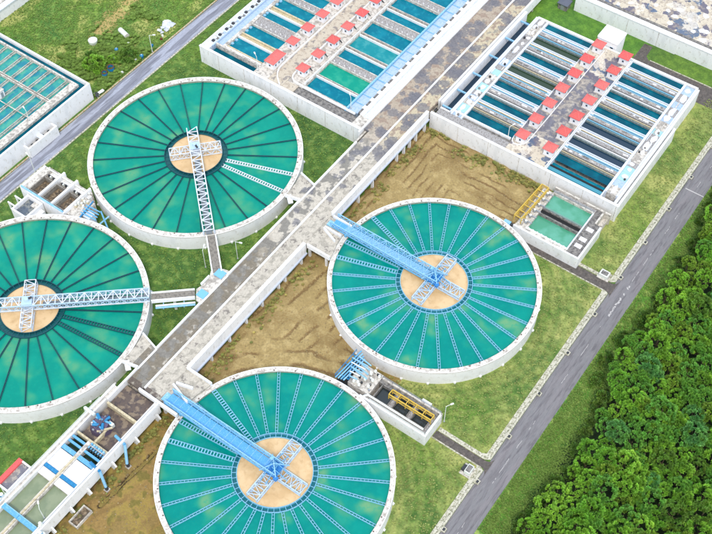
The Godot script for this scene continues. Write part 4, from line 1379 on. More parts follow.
	bx(w, "roof", -5.2, -1.0, 4.9, 5.05, -67.3, -63.5, M.lid_white)
	bx(w, "parapet", -5.2, -5.0, 5.05, 5.3, -67.3, -63.5, M.white)
	bx(w, "parapet", -4.99, -1.0, 5.05, 5.3, -67.3, -67.1, M.white)
	var wf := bx(w, "window", -2.4, -1.7, 3.3, 4.0, -63.6, -63.56, M.frame_pale)
	put(wf, "pane", box_mesh(Vector3(0.56, 0.56, 0.02)), M.glass_dark, Vector3(0, 0, 0.03))
	bx(w, "door", -4.3, -3.5, 0.0, 2.0, -63.6, -63.56, M.steel)
	rebase(w, Vector3(-3.1, 0, -65.4))
	lamp_post(-6.2, H - 0.2, -33.0, 2.6, 1.2, "slim lamp post at the front end of the right filter building's left pools")

func bay(t: Node3D, x0: float, x1: float, zf: float, deepm: Material, H: float, k: int, side: int) -> void:
	# from the front: dark open pool, then launder troughs, walkway and pipes (4.62 long)
	pool(t, x0, x1, zf - 1.75, zf, 3.42, deepm)
	if k == 6:
		return
	var z := zf - 1.75
	var cols := [M.white, M.launder_sky, M.beige_wall]
	bx(t, "dividing_wall", x0, x1, 1.6, H - 0.02, z - 0.2, z, M.grey_wall)
	pool(t, x0, x1, z - 0.52, z - 0.2, 3.35, M.launder_blue)
	bx(t, "trough_wall", x0, x1, 1.6, H - 0.1, z - 0.66, z - 0.52, cols[(k + 2) % 3])
	pool(t, x0, x1, z - 0.95, z - 0.66, 3.3, M.water_deep)
	# walkway with lids
	bx(t, "walkway", x0, x1, 1.6, H - 0.08, z - 1.72, z - 0.95, M.grate_grey)
	var x := x0 + 0.35
	var q := 0
	while x < x1 - 0.5:
		var ll := rng.randf_range(0.25, 1.1)
		if rng.randf() < 0.6 and x + ll < x1 - 0.1:
			var zo := rng.randf_range(-0.12, 0.12)
			bx(t, "lid", x, x + ll, H - 0.08, H + rng.randf_range(-0.05, 0.03), z - 1.5 + zo, z - 1.2 + zo, [M.concrete, M.dark_concrete, M.lid_white, M.grate_grey][rng.randi() % 4])
		x += ll + rng.randf_range(0.05, 0.5)
		q += 1
	bx(t, "trough_wall", x0, x1, 1.6, H, z - 1.86, z - 1.72, M.launder_sky if k % 2 == 0 else M.bridge_white)
	pool(t, x0, x1, z - 2.14, z - 1.86, 3.35, M.launder_blue)
	rod(t, "pipe", Vector3(x0, H - 0.12, z - 2.24), Vector3(x1, H - 0.12, z - 2.24), 0.1, M.beige_wall if (k + side) % 2 == 0 else M.pale_blue)
	bx(t, "trough_bed", x0, x1, 1.6, 3.3, z - 2.34, z - 2.14, M.dark_concrete)
	bx(t, "trough_wall", x0, x1, 1.6, H - 0.05, z - 2.48, z - 2.34, M.white)
	pool(t, x0, x1, z - 2.72, z - 2.48, 3.3, M.launder_blue)
	bx(t, "dividing_wall", x0, x1, 1.6, H, z - 2.87, z - 2.72, M.bridge_white)
	# brackets on the gallery side
	var gx := x1 if side == 0 else x0
	var s := -1.0 if side == 0 else 1.0
	for d in [0.3, 1.0]:
		bx(t, "pipe_bracket", minf(gx, gx + s * 0.5), maxf(gx, gx + s * 0.5), H, H + 0.3, z - 1.0 - d, z - 0.85 - d, M.white)

func build_settling_block() -> void:
	var t := thing("settling_block", "settling basin with rows of white launders over turquoise water at the left edge", "settling basin")
	var H := 4.0
	var X0 := -128.0
	bx(t, "side_wall", -74.95, -74.6, 0, H, 0.453, 27.0, M.white)
	bx(t, "back_wall", X0, -74.6, 0, H, 0.1, 0.45, M.white)
	bx(t, "core", X0, -74.96, 0, 1.8, 0.46, 27.0, M.concrete)
	pool(t, X0, -74.96, 0.46, 1.35, 3.2, M.water_deep)
	pool(t, -76.25, -74.96, 1.35, 27.0, 3.2, M.water_deep)
	bx(t, "basin_wall", X0, -76.25, 1.8, 3.75, 1.36, 1.7, M.concrete)
	bx(t, "basin_wall", -77.75, -76.25, 1.8, 3.75, 1.71, 27.0, M.concrete)
	bx(t, "middle_wall", X0, -77.76, 1.8, 3.7, 7.1, 7.3, M.concrete)
	bx(t, "middle_slot", X0, -77.76, 1.8, 3.2, 7.301, 7.5, M.black_gap)
	bx(t, "middle_wall", X0, -77.76, 1.8, 3.7, 7.501, 7.7, M.concrete)
	pool(t, X0, -77.76, 1.71, 7.09, 3.15, M.water_aqua)
	pool(t, X0, -77.76, 7.71, 27.0, 3.15, M.water_aqua)
	var x := -78.6
	while x > -112.0:
		for s in [0.0, 0.44]:
			bx(t, "launder_wall", x - s - 0.1, x - s, 2.6, 3.42, 1.71, 7.09, M.concrete)
			bx(t, "launder_wall", x - s - 0.1, x - s, 2.6, 3.42, 7.71, 27.0, M.concrete)
		x -= 2.25
	bx(t, "cross_beam", X0, -77.76, 3.421, 3.5, 12.25, 12.42, M.concrete)
	# white box annex on the road side
	bx(t, "annex_wall", -74.59, -73.3, 0, 2.3, 10.2, 10.5, M.white)
	bx(t, "annex_wall", -74.59, -73.3, 0, 2.3, 16.8, 17.1, M.white)
	bx(t, "annex_wall", -73.6, -73.3, 0, 2.3, 10.51, 16.79, M.white)
	bx(t, "annex_floor", -74.59, -73.61, 0, 1.2, 10.51, 16.79, M.concrete)
	for q in [11.6, 12.9, 14.4, 15.6]:
		bx(t, "valve_box", -74.4, -74.0, 1.2, 1.7, q - 0.2, q + 0.2, M.dark_steel)
	bx(t, "annex_lid", -74.59, -73.61, 2.0, 2.28, 13.2, 14.1, M.bridge_white)
	rebase(t, Vector3(-90, 0, 13))
	lamp_post(-77.0, 3.75, 12.9, 2.4, 2.8, "slim lamp post on the edge of the settling basin")
	var k := thing("valve_kiosk", "white kiosk corner on the settling basin at the left edge of the picture", "kiosk")
	bx(k, "wall", -86.9, -85.2, 3.55, 5.0, 10.9, 12.1, M.kiosk_white)
	bx(k, "roof", -87.0, -85.1, 5.0, 5.12, 10.8, 12.2, M.concrete)
	bx(k, "door", -85.2, -85.16, 3.6, 4.7, 11.2, 11.7, M.steel)
	rebase(k, Vector3(-86, 3.55, 11.5))

func build_reservoir() -> void:
	var t := thing("reservoir", "flat reservoir roof with peeling cream coating behind a long white wall, top right", "reservoir")
	bx(t, "roof", -14.3, 60.0, 0, 3.3, -130.0, -74.0, M.peel)
	bx(t, "roof_edge", -14.0, 60.0, 3.3, 3.42, -75.2, -74.6, M.dark_concrete)
	bx(t, "front_wall", -14.6, 7.2, 0, 3.5, -73.9, -73.1, M.white)
	bx(t, "front_wall", 7.203, 60.0, 0, 3.4, -73.95, -73.3, M.white)
	bx(t, "wall_cap", -14.7, 7.25, 3.5, 3.65, -74.2, -73.0, M.lid_white)
	bx(t, "wall_cap", 7.26, 60.0, 3.4, 3.55, -74.3, -73.2, M.lid_white)
	bx(t, "side_wall", -14.6, -14.31, 0, 3.4, -130.0, -74.21, M.white)
	for q in [-3.3, 3.2, 15.0]:
		bx(t, "wall_joint", q, q + 0.06, 0, 3.3, -73.1, -73.06, M.concrete)
	# scattered loose sheets of coating lying on the roof
	var r2 := RandomNumberGenerator.new()
	r2.seed = 5
	for i in 46:
		var cx := r2.randf_range(-13.0, 16.0)
		var cz := r2.randf_range(-90.0, -75.6)
		var pts := []
		var n := 5 + (i % 3)
		var rad := r2.randf_range(0.25, 0.85)
		for q in n:
			var a := TAU * q / n
			var rr := rad * r2.randf_range(0.6, 1.15)
			pts.append([cx + rr * cos(a), cz + rr * sin(a)])
		slab(t, "coating_sheet", pts, 3.301, 3.33 + 0.004 * (i % 9), M.lid_white if i % 4 != 0 else M.slate)
	rebase(t, Vector3(0, 0, -80))
	# small grey shed in front of it
	var s := thing("shed", "small dark grey shed on the lawn beside the long white wall", "shed")
	bx(s, "wall", -17.5, -15.6, 0, 1.3, -73.6, -71.8, M.dark_concrete)
	put(s, "roof", hip_roof_mesh(2.3, 2.2, 0.35, 1.2), M.slate, Vector3(-16.55, 1.45, -72.7))
	bx(s, "door", -16.9, -16.2, 0.02, 1.15, -71.8, -71.77, M.steel)
	rebase(s, Vector3(-16.5, 0, -72.7))
	var c := thing("white_roof_house", "white roofed house cut off by the top left corner of the picture", "house")
	bx(c, "wall", -125.0, -104.3, 0, 2.6, -40.0, 2.0, M.white)
	bx(c, "roof", -125.2, -105.2, 2.6, 2.75, -40.2, 2.2, M.lid_white)
	bx(c, "roof", -105.19, -104.1, 2.3, 2.5, -40.2, 2.2, M.bridge_white)
	bx(c, "parapet", -105.6, -105.2, 2.75, 3.0, -40.2, 2.2, M.concrete)
	rebase(c, Vector3(-110, 0, -18))

# ---------------------------------------------------------------- sludge pits between the basins
func open_pit(t: Node3D, x0: float, x1: float, z0: float, z1: float, top: float, floor_y: float, wall: Material, fill: Material, th := 0.2) -> void:
	var p := part(t, "pit")
	bx(p, "wall", x0, x1, 0, top, z0, z0 + th, wall)
	bx(p, "wall", x0, x1, 0, top, z1 - th, z1, wall)
	bx(p, "wall", x0, x0 + th, 0, top, z0 + th, z1 - th, wall)
	bx(p, "wall", x1 - th, x1, 0, top, z0 + th, z1 - th, wall)
	bx(p, "fill", x0 + th, x1 - th, 0, floor_y, z0 + th, z1 - th, fill)

func yellow_gantry(a: Vector3, b: Vector3, w: float, h: float, label: String) -> void:
	var t := thing("gantry", label, "gantry", "yellow gantries over the pits")
	var l := (b - a).length()
	var n := int(round(l / 1.5))
	for s in [-1.0, 1.0]:
		var zz: float = s * w / 2
		beam(t, "rail_beam", Vector3(-l / 2, h, zz), Vector3(l / 2, h, zz), 0.16, 0.18, M.yellow)
		beam(t, "lower_beam", Vector3(-l / 2, h * 0.45, zz), Vector3(l / 2, h * 0.45, zz), 0.09, 0.09, M.yellow)
		for i in n + 1:
			var x := -l / 2 + l * i / n
			beam(t, "post", Vector3(x, 0, zz), Vector3(x, h, zz), 0.12, 0.12, M.yellow)
			if i < n:
				beam(t, "brace", Vector3(x, h if i % 2 == 0 else h * 0.45, zz), Vector3(x + l / n, h * 0.45 if i % 2 == 0 else h, zz), 0.06, 0.06, M.yellow)
	for i in n + 1:
		var x := -l / 2 + l * i / n
		beam(t, "cross_bar", Vector3(x, h, -w / 2), Vector3(x, h, w / 2), 0.12, 0.12, M.yellow)
	t.position = (a + b) / 2
	t.rotation.y = -atan2(b.z - a.z, b.x - a.x)

func valve(t: Node3D, x: float, y: float, z: float, s: float, mat: Material) -> void:
	var p := part(t, "valve")
	rod(p, "flange", Vector3(x - 0.22 * s, y + 0.25 * s, z), Vector3(x + 0.22 * s, y + 0.25 * s, z), 0.25 * s, mat)
	rod(p, "stem", Vector3(x, y, z), Vector3(x, y + 0.75 * s, z), 0.08 * s, M.steel)
	rod(p, "hand_wheel", Vector3(x, y + 0.75 * s, z), Vector3(x, y + 0.82 * s, z), 0.25 * s, M.plastic_white)

func build_pits() -> void:
	M.black_water = flat(Color(0.16, 0.19, 0.20), 0.15)
	M.slate_water = world_mat(layered(Color(0.34, 0.38, 0.43), [[M.n_big, 0.45, 0.6, Color(0.55, 0.55, 0.52), 0.8], [M.n_mid, 0.5, 0.7, Color(0.26, 0.30, 0.35), 0.7]]), 7.0, 0.3)
	M.plum = flat(Color(0.30, 0.26, 0.34), 0.6)
	M.plum2 = flat(Color(0.38, 0.33, 0.43), 0.6)
	M.basin_floor = world_mat(layered(Color(0.36, 0.31, 0.29), [[M.n_mid, 0.5, 0.7, Color(0.28, 0.25, 0.26), 0.8], [M.n_big2, 0.52, 0.68, Color(0.56, 0.50, 0.42), 0.8], [M.n_speck, 0.6, 0.8, Color(0.5, 0.46, 0.42), 0.4]]), 8.0, 0.7)
	# --- between the right and the bottom clarifier
	var t := thing("sludge_pit", "three dark square pits in a white trough between the right and bottom clarifiers", "sludge pit")
	bx(t, "outer_wall", 2.2, 13.9, 0, 2.75, 23.3, 23.6, M.white)
	bx(t, "outer_wall", 3.4, 13.9, 0, 2.75, 18.95, 19.25, M.concrete)
	bx(t, "outer_wall", 13.6, 13.9, 0, 2.75, 19.26, 23.29, M.white)
	bx(t, "core", 2.6, 13.59, 0, 0.8, 19.26, 23.29, M.concrete)
	for q in [[3.9, 6.55], [7.15, 9.8], [10.4, 13.05]]:
		open_pit(t, q[0], q[1], 19.85, 22.55, 2.6, 1.9, M.dark_concrete, M.black_water, 0.14)
		bx(t, "cover", q[1] + 0.01, q[1] + 0.58, 0.8, 2.45, 19.85, 22.55, M.grate_grey)
	bx(t, "ledge", 2.6, 13.59, 0.8, 2.5, 19.26, 19.84, M.dark_concrete)
	bx(t, "ledge", 2.6, 13.59, 0.8, 2.4, 22.56, 23.29, M.grate_grey)
	for q in 14:
		var cx := rng.randf_range(-0.3, 3.0)
		var cz := rng.randf_range(18.9, 22.3)
		bx(t, "fitting", cx - 0.14, cx + 0.14, 2.55, 2.55 + rng.randf_range(0.15, 0.5), cz - 0.12, cz + 0.12, [M.dark_steel, M.steel, M.dark_concrete, M.plastic_white][q % 4])
	rod(t, "feed_pipe", Vector3(3.2, 2.75, 22.75), Vector3(13.0, 2.75, 22.75), 0.17, M.plastic_white)
	rod(t, "feed_pipe", Vector3(3.2, 2.75, 22.75), Vector3(2.4, 2.7, 23.9), 0.17, M.plastic_white)
	bx(t, "platform", -0.6, 3.2, 0, 2.55, 18.6, 22.6, M.concrete)
	bx(t, "side_box", 10.0, 11.6, 0, 2.2, 18.2, 18.94, M.white)
	for q in [[1.6, 19.6], [2.4, 20.4], [1.4, 20.9], [2.5, 21.6], [1.9, 18.9], [2.9, 19.3], [0.8, 21.9], [0.2, 22.1], [1.2, 22.2]]:
		valve(t, q[0], 2.55, q[1], 0.75, M.plastic_white)
	rail(t, Vector3(3.4, 2.75, 19.1), Vector3(13.7, 2.75, 19.1), M.steel)
	rail(t, Vector3(13.75, 2.75, 19.3), Vector3(13.75, 2.75, 23.4), M.plastic_white)
	rail(t, Vector3(4.0, 2.75, 23.45), Vector3(13.6, 2.75, 23.45), M.plastic_white)
	rebase(t, Vector3(8, 0, 21))
	var pi := thing("pipework", "bundle of sky blue pipes squeezed between the right and bottom clarifiers", "pipes")
	for k in 4:
		var x := -1.9 + 0.42 * k
		rod(pi, "pipe", Vector3(x, 2.9, 17.2 + 0.3 * k), Vector3(x - 0.5, 2.9, 23.2 - 0.1 * k), 0.12, M.sky_blue if k % 2 == 0 else M.pale_blue)
	for k in 4:
		rod(pi, "pipe", Vector3(-1.6 + 0.2 * k, 3.15, 18.3 + 0.75 * k), Vector3(0.9 + 0.25 * k, 3.15, 18.6 + 0.75 * k), 0.12, M.pale_blue)
	bx(pi, "dark_bed", -2.5, -0.65, 1.2, 1.6, 18.0, 22.8, M.black_gap)
	for k in 5:
		rod(pi, "riser", Vector3(-2.1 + 0.35 * k, 1.6, 19.2 + 0.7 * k), Vector3(-2.1 + 0.35 * k, 3.4, 19.2 + 0.7 * k), 0.13, M.pale_blue if k % 2 else M.deep_blue)
		rod(pi, "pipe", Vector3(-2.1 + 0.35 * k, 3.4, 19.2 + 0.7 * k), Vector3(0.6, 3.3, 19.0 + 0.7 * k), 0.1, M.plastic_white if k % 2 else M.pale_blue)
	for zz in [18.3, 20.2, 22.2]:
		bx(pi, "support", -2.6, -0.65, 2.6, 2.78, zz, zz + 0.15, M.deep_blue)
		bx(pi, "support_post", -1.7, -1.5, 0, 2.6, zz, zz + 0.15, M.deep_blue)
	rail(pi, Vector3(-2.5, 2.78, 17.6), Vector3(-2.6, 2.78, 23.0), M.deep_blue)
	rebase(pi, Vector3(-1.2, 0, 20.3))
	yellow_gantry(Vector3(6.0, 2.55, 20.9), Vector3(13.3, 2.55, 20.9), 0.95, 1.25, "yellow steel gantry over the three dark pits between the clarifiers")
	lamp_post(14.1, 0, 18.6, 4.6, 1.0, "slim lamp post beside the three dark pits")
	# --- in front of the right filter building: two jade pools
	var j := thing("thickener_tank", "rectangular tank with two pale jade pools below the right filter building", "tank")
	bx(j, "outer_wall", 4.2, 16.4, 0, 2.55, -17.75, -17.45, M.white)
	bx(j, "outer_wall", 16.1, 16.4, 0, 2.55, -25.4, -17.76, M.white)
	bx(j, "outer_wall", 5.9, 16.4, 0, 2.55, -28.9, -28.6, M.concrete)
	bx(j, "outer_wall", 15.0, 15.3, 0, 2.55, -28.59, -25.7, M.concrete)
	bx(j, "core", 4.3, 16.09, 0, 1.0, -28.59, -17.76, M.concrete)
	pool(j, 6.4, 13.7, -22.1, -18.5, 2.0, M.water_jade)
	pool(j, 6.4, 13.7, -27.4, -23.6, 2.0, M.water_jade)
	bx(j, "pool_wall", 6.1, 13.95, 1.0, 2.5, -18.49, -18.2, M.white)
	bx(j, "pool_wall", 6.1, 13.95, 1.0, 2.5, -27.7, -27.41, M.concrete)
	bx(j, "pool_wall", 13.71, 13.95, 1.0, 2.5, -27.4, -18.5, M.bridge_white)
	bx(j, "pool_wall", 6.1, 6.39, 1.0, 2.5, -27.4, -18.5, M.concrete)
	bx(j, "middle_walk", 6.4, 13.7, 1.0, 2.3, -23.3, -22.4, M.black_gap)
	bx(j, "middle_wall", 6.4, 13.7, 1.0, 2.6, -23.59, -23.31, M.dark_concrete)
	bx(j, "middle_wall", 6.4, 13.7, 1.0, 2.6, -22.39, -22.11, M.dark_concrete)
	bx(j, "walk", 13.96, 16.09, 1.0, 2.3, -25.7, -17.76, M.dark_concrete)
	bx(j, "walk", 13.96, 14.99, 1.0, 2.3, -28.59, -25.71, M.dark_concrete)
	bx(j, "walk", 6.1, 13.95, 1.0, 2.2, -28.59, -27.71, M.grate_grey)
	bx(j, "walk", 4.3, 13.9, 1.0, 2.45, -18.19, -17.76, M.concrete)
	bx(j, "pump_deck", 4.3, 6.09, 1.0, 2.3, -27.6, -18.2, M.concrete)
	for q in [-20.4, -22.0, -24.4]:
		bx(j, "cover", 14.4, 15.6, 2.3, 2.42, q, q + 0.8, M.lid_white)
	for k in 6:
		valve(j, 5.6, 2.3, -19.2 - 1.45 * k, 0.85, M.steel)
		valve(j, 4.8, 2.3, -19.0 - 1.45 * k, 0.8, M.plastic_white)
		rod(j, "pipe", Vector3(4.6, 2.55, -19.5 - 1.45 * k), Vector3(6.6, 2.55, -19.5 - 1.45 * k), 0.12, M.steel)
	for k in 9:
		bx(j, "rail_block", 6.5 + 0.82 * k, 6.72 + 0.82 * k, 2.5, 2.68, -18.45, -18.22, M.white)
	rail(j, Vector3(6.4, 2.6, -23.45), Vector3(13.7, 2.6, -23.45), M.steel, 0.5)
	rail(j, Vector3(6.2, 2.5, -27.55), Vector3(13.8, 2.5, -27.55), M.steel, 0.5)
	rebase(j, Vector3(10.3, 0, -23))
	yellow_gantry(Vector3(4.7, 2.3, -27.0), Vector3(4.3, 2.3, -18.6), 1.35, 1.35, "yellow steel gantry beside the two jade pools")
	var st := thing("pump_set", "steel pump set on a concrete slab between the yellow gantry and the right clarifier", "pump")
	bx(st, "slab", 2.4, 5.8, 0, 0.5, -18.6, -16.4, M.concrete)
	bx(st, "frame", 2.6, 3.6, 0.5, 1.7, -18.3, -17.3, M.steel)
	rod(st, "pump_body", Vector3(2.4, 2.0, -17.8), Vector3(3.6, 2.0, -17.8), 0.4, M.pale_blue)
	rod(st, "motor", Vector3(3.6, 2.0, -17.8), Vector3(4.1, 2.0, -17.8), 0.27, M.dark_steel)
	rod(st, "pipe", Vector3(4.4, 0.9, -17.0), Vector3(5.6, 0.9, -17.0), 0.2, M.plastic_white)
	rebase(st, Vector3(3.6, 0, -17.6))
	# --- between the two left clarifiers
	var a := thing("sludge_pit", "row of three muddy brown bays with white cross beams between the left clarifiers", "sludge pit")
	bx(a, "core", -67.3, -56.6, 0, 1.2, 18.4, 24.1, M.concrete)
	bx(a, "outer_wall", -67.6, -57.4, 0, 3.3, 24.1, 24.45, M.white)
	bx(a, "outer_wall", -67.6, -67.2, 0, 3.3, 18.6, 24.09, M.white)
	bx(a, "outer_wall", -67.0, -56.8, 0, 2.9, 18.2, 18.5, M.concrete)
	for k in 3:
		var x := -66.0 + 3.0 * k
		open_pit(a, x, x + 2.35, 20.3, 23.9, 3.2, 2.2, M.dark_deck, M.mud, 0.18)
		bx(a, "cross_beam", x + 2.37, x + 2.72, 1.2, 3.55, 17.9, 24.09, M.white)
		bx(a, "ledge", x, x + 2.35, 1.2, 2.6, 19.3, 20.29, M.dark_deck)
		for q in 4:
			bx(a, "fitting", x + 0.3 + 0.5 * q, x + 0.5 + 0.5 * q, 2.6, 2.6 + rng.randf_range(0.2, 0.6), 19.5 + 0.1 * (q % 2), 19.8 + 0.1 * (q % 2), M.plastic_white if q % 2 else M.dark_steel)
	bx(a, "ledge", -67.19, -66.03, 1.2, 3.1, 18.51, 24.09, M.concrete)
	bx(a, "gutter", -67.0, -56.8, 1.2, 2.4, 18.51, 19.29, M.white)
	rod(a, "feed_pipe", Vector3(-67.3, 3.5, 24.3), Vector3(-57.6, 3.5, 24.3), 0.17, M.pale_blue)
	rod(a, "feed_pipe", Vector3(-67.0, 3.1, 18.7), Vector3(-56.9, 3.1, 18.7), 0.12, M.plastic_white)
	bx(a, "valve_deck", -57.4, -54.9, 0, 2.9, 19.6, 23.9, M.concrete)
	for k in 7:
		valve(a, -56.9 + 0.55 * (k % 3), 2.9, 20.3 + 0.85 * int(k / 3.0) + 0.2 * (k % 2), 0.8, M.beige_wall if k % 2 == 0 else M.plastic_white)
	rebase(a, Vector3(-61.5, 0, 21.3))
	var pm := thing("pipework", "light blue pipes and white pump box beside the muddy brown bays", "pipes")
	bx(pm, "pump_box", -54.6, -53.2, 0, 3.1, 21.4, 22.8, M.bridge_white)
	for k in 4:
		rod(pm, "pipe", Vector3(-55.5 + 0.1 * k, 3.35, 20.9 + 0.55 * k), Vector3(-52.7 + 0.2 * k, 3.2, 20.6 + 0.55 * k), 0.11, M.sky_blue)
	rod(pm, "pipe", Vector3(-55.2, 3.3, 19.6), Vector3(-54.6, 3.3, 23.4), 0.12, M.deep_blue)
	rod(pm, "pipe", Vector3(-52.9, 3.0, 20.3), Vector3(-50.4, 1.2, 21.6), 0.14, M.sky_blue)
	rod(pm, "pipe", Vector3(-51.6, 2.2, 19.9), Vector3(-52.0, 1.8, 22.0), 0.14, M.pale_blue)
	rod(pm, "pipe", Vector3(-50.4, 0.0, 21.6), Vector3(-50.4, 1.3, 21.6), 0.14, M.sky_blue)
	rod(pm, "pipe", Vector3(-52.0, 0.0, 22.0), Vector3(-52.0, 1.8, 22.0), 0.14, M.sky_blue)
	rebase(pm, Vector3(-53.4, 0, 21.6))
	var sp := thing("sump", "open white sump with dark water beside the muddy brown bays", "sump")
	open_pit(sp, -65.7, -62.2, 24.6, 28.5, 2.7, 1.9, M.white, M.slate_water, 0.3)
	bx(sp, "buttress", -62.19, -61.4, 0, 1.8, 25.2, 27.6, M.white)
	for q in [25.6, 27.2]:
		bx(sp, "strut", -68.0, -65.71, 1.6, 1.85, q, q + 0.22, M.white)
		bx(sp, "strut_post", -67.9, -67.6, 0, 1.6, q, q + 0.22, M.white)
	bx(sp, "silt", -64.0, -62.51, 1.9, 2.15, 24.91, 25.9, M.concrete)
	rebase(sp, Vector3(-64, 0, 26.5))

# ---------------------------------------------------------------- inlet channels at the lower left
func build_channel_works() -> void:
	var t := thing("inlet_channels", "pair of open inlet channels with olive water and white covers at the lower left", "channel")
	var D := 3.7
	var Z0 := 42.3
	var Z1 := 92.0
	for q in [[-28.05, -27.75, D + 0.1], [-27.35, -27.1, D + 0.1], [-21.0, -20.75, D + 0.1], [-20.45, -20.15, D + 0.6]]:
		bx(t, "long_wall", q[0], q[1], 1.7, q[2], (46.02 if q[0] < -27 and q[0] > -27.5 else (42.3 if q[0] > -22.0 else 43.5)), Z1, M.white)
	bx(t, "side_walk", -27.74, -27.36, 1.7, D - 0.2, 43.5, Z1, M.concrete)
	bx(t, "side_walk", -20.74, -20.46, 1.7, D - 0.2, 42.3, Z1, M.concrete)
	bx(t, "floor", -27.09, -21.01, 1.3, 1.6, Z0, Z1, M.dark_concrete)
	# dark empty basins
	bx(t, "basin_floor", -26.7, -21.01, 1.6, 2.9, 42.3, 46.1, M.basin_floor)
	bx(t, "basin_floor", -26.7, -21.01, 1.6, 2.6, 46.5, 52.1, M.basin_floor)
	bx(t, "partition", -26.7, -21.01, 1.6, D, 46.11, 46.45, M.beige_wall)
	bx(t, "partition", -26.9, -21.01, 1.6, D, 52.12, 52.4, M.beige_wall)
	bx(t, "partition", -24.0, -23.7, 2.6, 3.4, 49.5, 52.1, M.beige_wall)
	bx(t, "middle_wall", -24.65, -24.0, 1.6, D - 0.12, 52.42, Z1, M.concrete)
	bx(t, "middle_rail", -24.43, -24.22, D - 0.12, D + 0.04, 55.3, Z1, M.beige_wall)
	# covers
	for c in [[-27.05, -24.67], [-23.97, -21.05]]:
		bx(t, "cover_panel", c[0], c[1], D - 0.35, D - 0.2, 55.5, 58.25, M.lid_white)
		bx(t, "cover_panel", c[0], c[1], D - 0.35, D - 0.2, 58.9, 60.05, M.lid_white)
		bx(t, "cover_beam", c[0], c[1], D - 0.35, D - 0.05, 58.3, 58.85, M.deep_blue)
		bx(t, "cover_beam", c[0], c[1], D - 0.35, D - 0.02, 54.75, 55.4, M.sky_blue)
		pool(t, c[0], c[1], 52.4, 54.75, 2.6, M.water_olive)
		pool(t, c[0], c[1], 60.05, Z1, 3.0, M.water_murk)
		for q in [52.9, 53.7]:
			bx(t, "cover_beam", c[0], c[1], D - 0.4, D - 0.1, q, q + 0.35, M.sky_blue)
		bx(t, "end_wall", c[0], c[1], 1.6, D - 0.36, 59.9, 60.06, M.concrete)
	# light blue walkway across
	bx(t, "cross_walk", -27.1, -24.2, D - 0.05, D + 0.3, 66.0, 66.75, M.sky_blue)
	bx(t, "cross_walk", -24.15, -21.0, D - 0.05, D + 0.3, 66.0, 66.75, M.sky_blue)
	bx(t, "walk_lip", -27.1, -21.0, D + 0.301, D + 0.36, 66.0, 66.12, M.pale_blue)
	for zz in [43.2, 47.8, 52.6, 57.6, 61.0, 64.6]:
		bx(t, "column", -20.6, -20.1, 0, 1.7, zz - 0.18, zz + 0.18, M.white)
		bx(t, "column", -27.6, -27.2, 0, 1.7, zz - 0.18, zz + 0.18, M.white)
		beam(t, "bracket", Vector3(-20.1, 2.4, zz), Vector3(-19.6, 1.5, zz), 0.25, 0.3, M.white)
	rail(t, Vector3(-27.9, D + 0.1, 46.5), Vector3(-27.9, D + 0.1, 66.0), M.plastic_white, 0.5)
	rail(t, Vector3(-20.6, D - 0.1, 43.0), Vector3(-20.6, D - 0.1, 66.0), M.steel, 0.5)
	rebase(t, Vector3(-24, 0, 55))
	# machines standing in the dark basin
	var p := thing("pump", "blue pump with a dark round casing standing in the stained basin at the lower left", "pump")
	rod(p, "casing", Vector3(0, 0, 0), Vector3(0, 0.55, 0), 1.45, M.plum, 1.25)
	rod(p, "drum", Vector3(0, 0.55, 0), Vector3(0, 0.85, 0), 0.95, M.plum2)
	for q in [[-0.75, -0.5, 0.4], [0.25, -0.85, 1.9], [0.55, 0.25, 0.9], [-0.25, 0.5, 2.6]]:
		var dv := Vector3(cos(q[2]), 0, sin(q[2])) * 0.42
		var mv := Vector3(q[0], 1.02, q[1])
		rod(p, "motor", mv - dv, mv + dv, 0.19, M.deep_blue)
		rod(p, "fan_cowl", mv + dv, mv + dv * 1.35, 0.15, M.steel)
		bx(p, "motor_foot", q[0] - 0.18, q[0] + 0.18, 0.8, 0.9, q[1] - 0.18, q[1] + 0.18, M.dark_steel)
	rod(p, "pipe", Vector3(-1.0, 0.9, -0.3), Vector3(1.1, 0.9, -0.7), 0.14, M.sky_blue)
	rod(p, "pipe", Vector3(-0.9, 1.0, 0.3), Vector3(0.9, 1.0, 0.5), 0.12, M.sky_blue)
	for q in 7:
		var a := TAU * q / 7.0
		bx(p, "bolt_box", cos(a) * 1.1 - 0.13, cos(a) * 1.1 + 0.13, 0.55, 0.72, sin(a) * 1.1 - 0.1, sin(a) * 1.1 + 0.1, M.plastic_white if q % 3 == 0 else M.steel)
	bx(p, "control_box", 0.9, 1.4, 0.3, 0.95, -0.9, -0.5, M.plastic_white)
	rod(p, "pipe", Vector3(0.1, 1.2, -1.3), Vector3(0.2, 1.2, 0.9), 0.1, M.plum)
	beam(p, "lever", Vector3(0.3, 0.7, 1.0), Vector3(1.6, 0.9, -0.4), 0.2, 0.2, M.beige_wall)
	p.position = Vector3(-25.1, 2.6, 49.4)
	p.scale = Vector3(1.2, 1.2, 1.2)
	var w := thing("pipe_bend", "white bent pipe reaching over the channel wall to the blue pump", "pipe")
	rod(w, "pipe", Vector3(-28.6, 3.9, 48.9), Vector3(-26.6, 4.1, 49.0), 0.25, M.plastic_white)
	rod(w, "pipe", Vector3(-28.6, 3.9, 48.9), Vector3(-28.9, 0.0, 48.9), 0.22, M.plastic_white)
	rebase(w, Vector3(-28.8, 0, 48.9))
	var mrow := thing("motor_row", "row of small light blue motors on the cross beam next to the white covers", "motors")
	bx(mrow, "bed", -23.9, -21.1, 3.32, 3.7, 52.42, 52.88, M.concrete)
	for k in 6:
		var x := -23.6 + 0.45 * k
		rod(mrow, "motor", Vector3(x, 3.7, 52.62), Vector3(x, 4.15, 52.62), 0.16, M.sky_blue if k % 2 == 0 else M.pale_blue)
		bx(mrow, "foot", x - 0.06, x + 0.06, 3.6, 3.75, 52.9, 53.6, M.dark_steel)
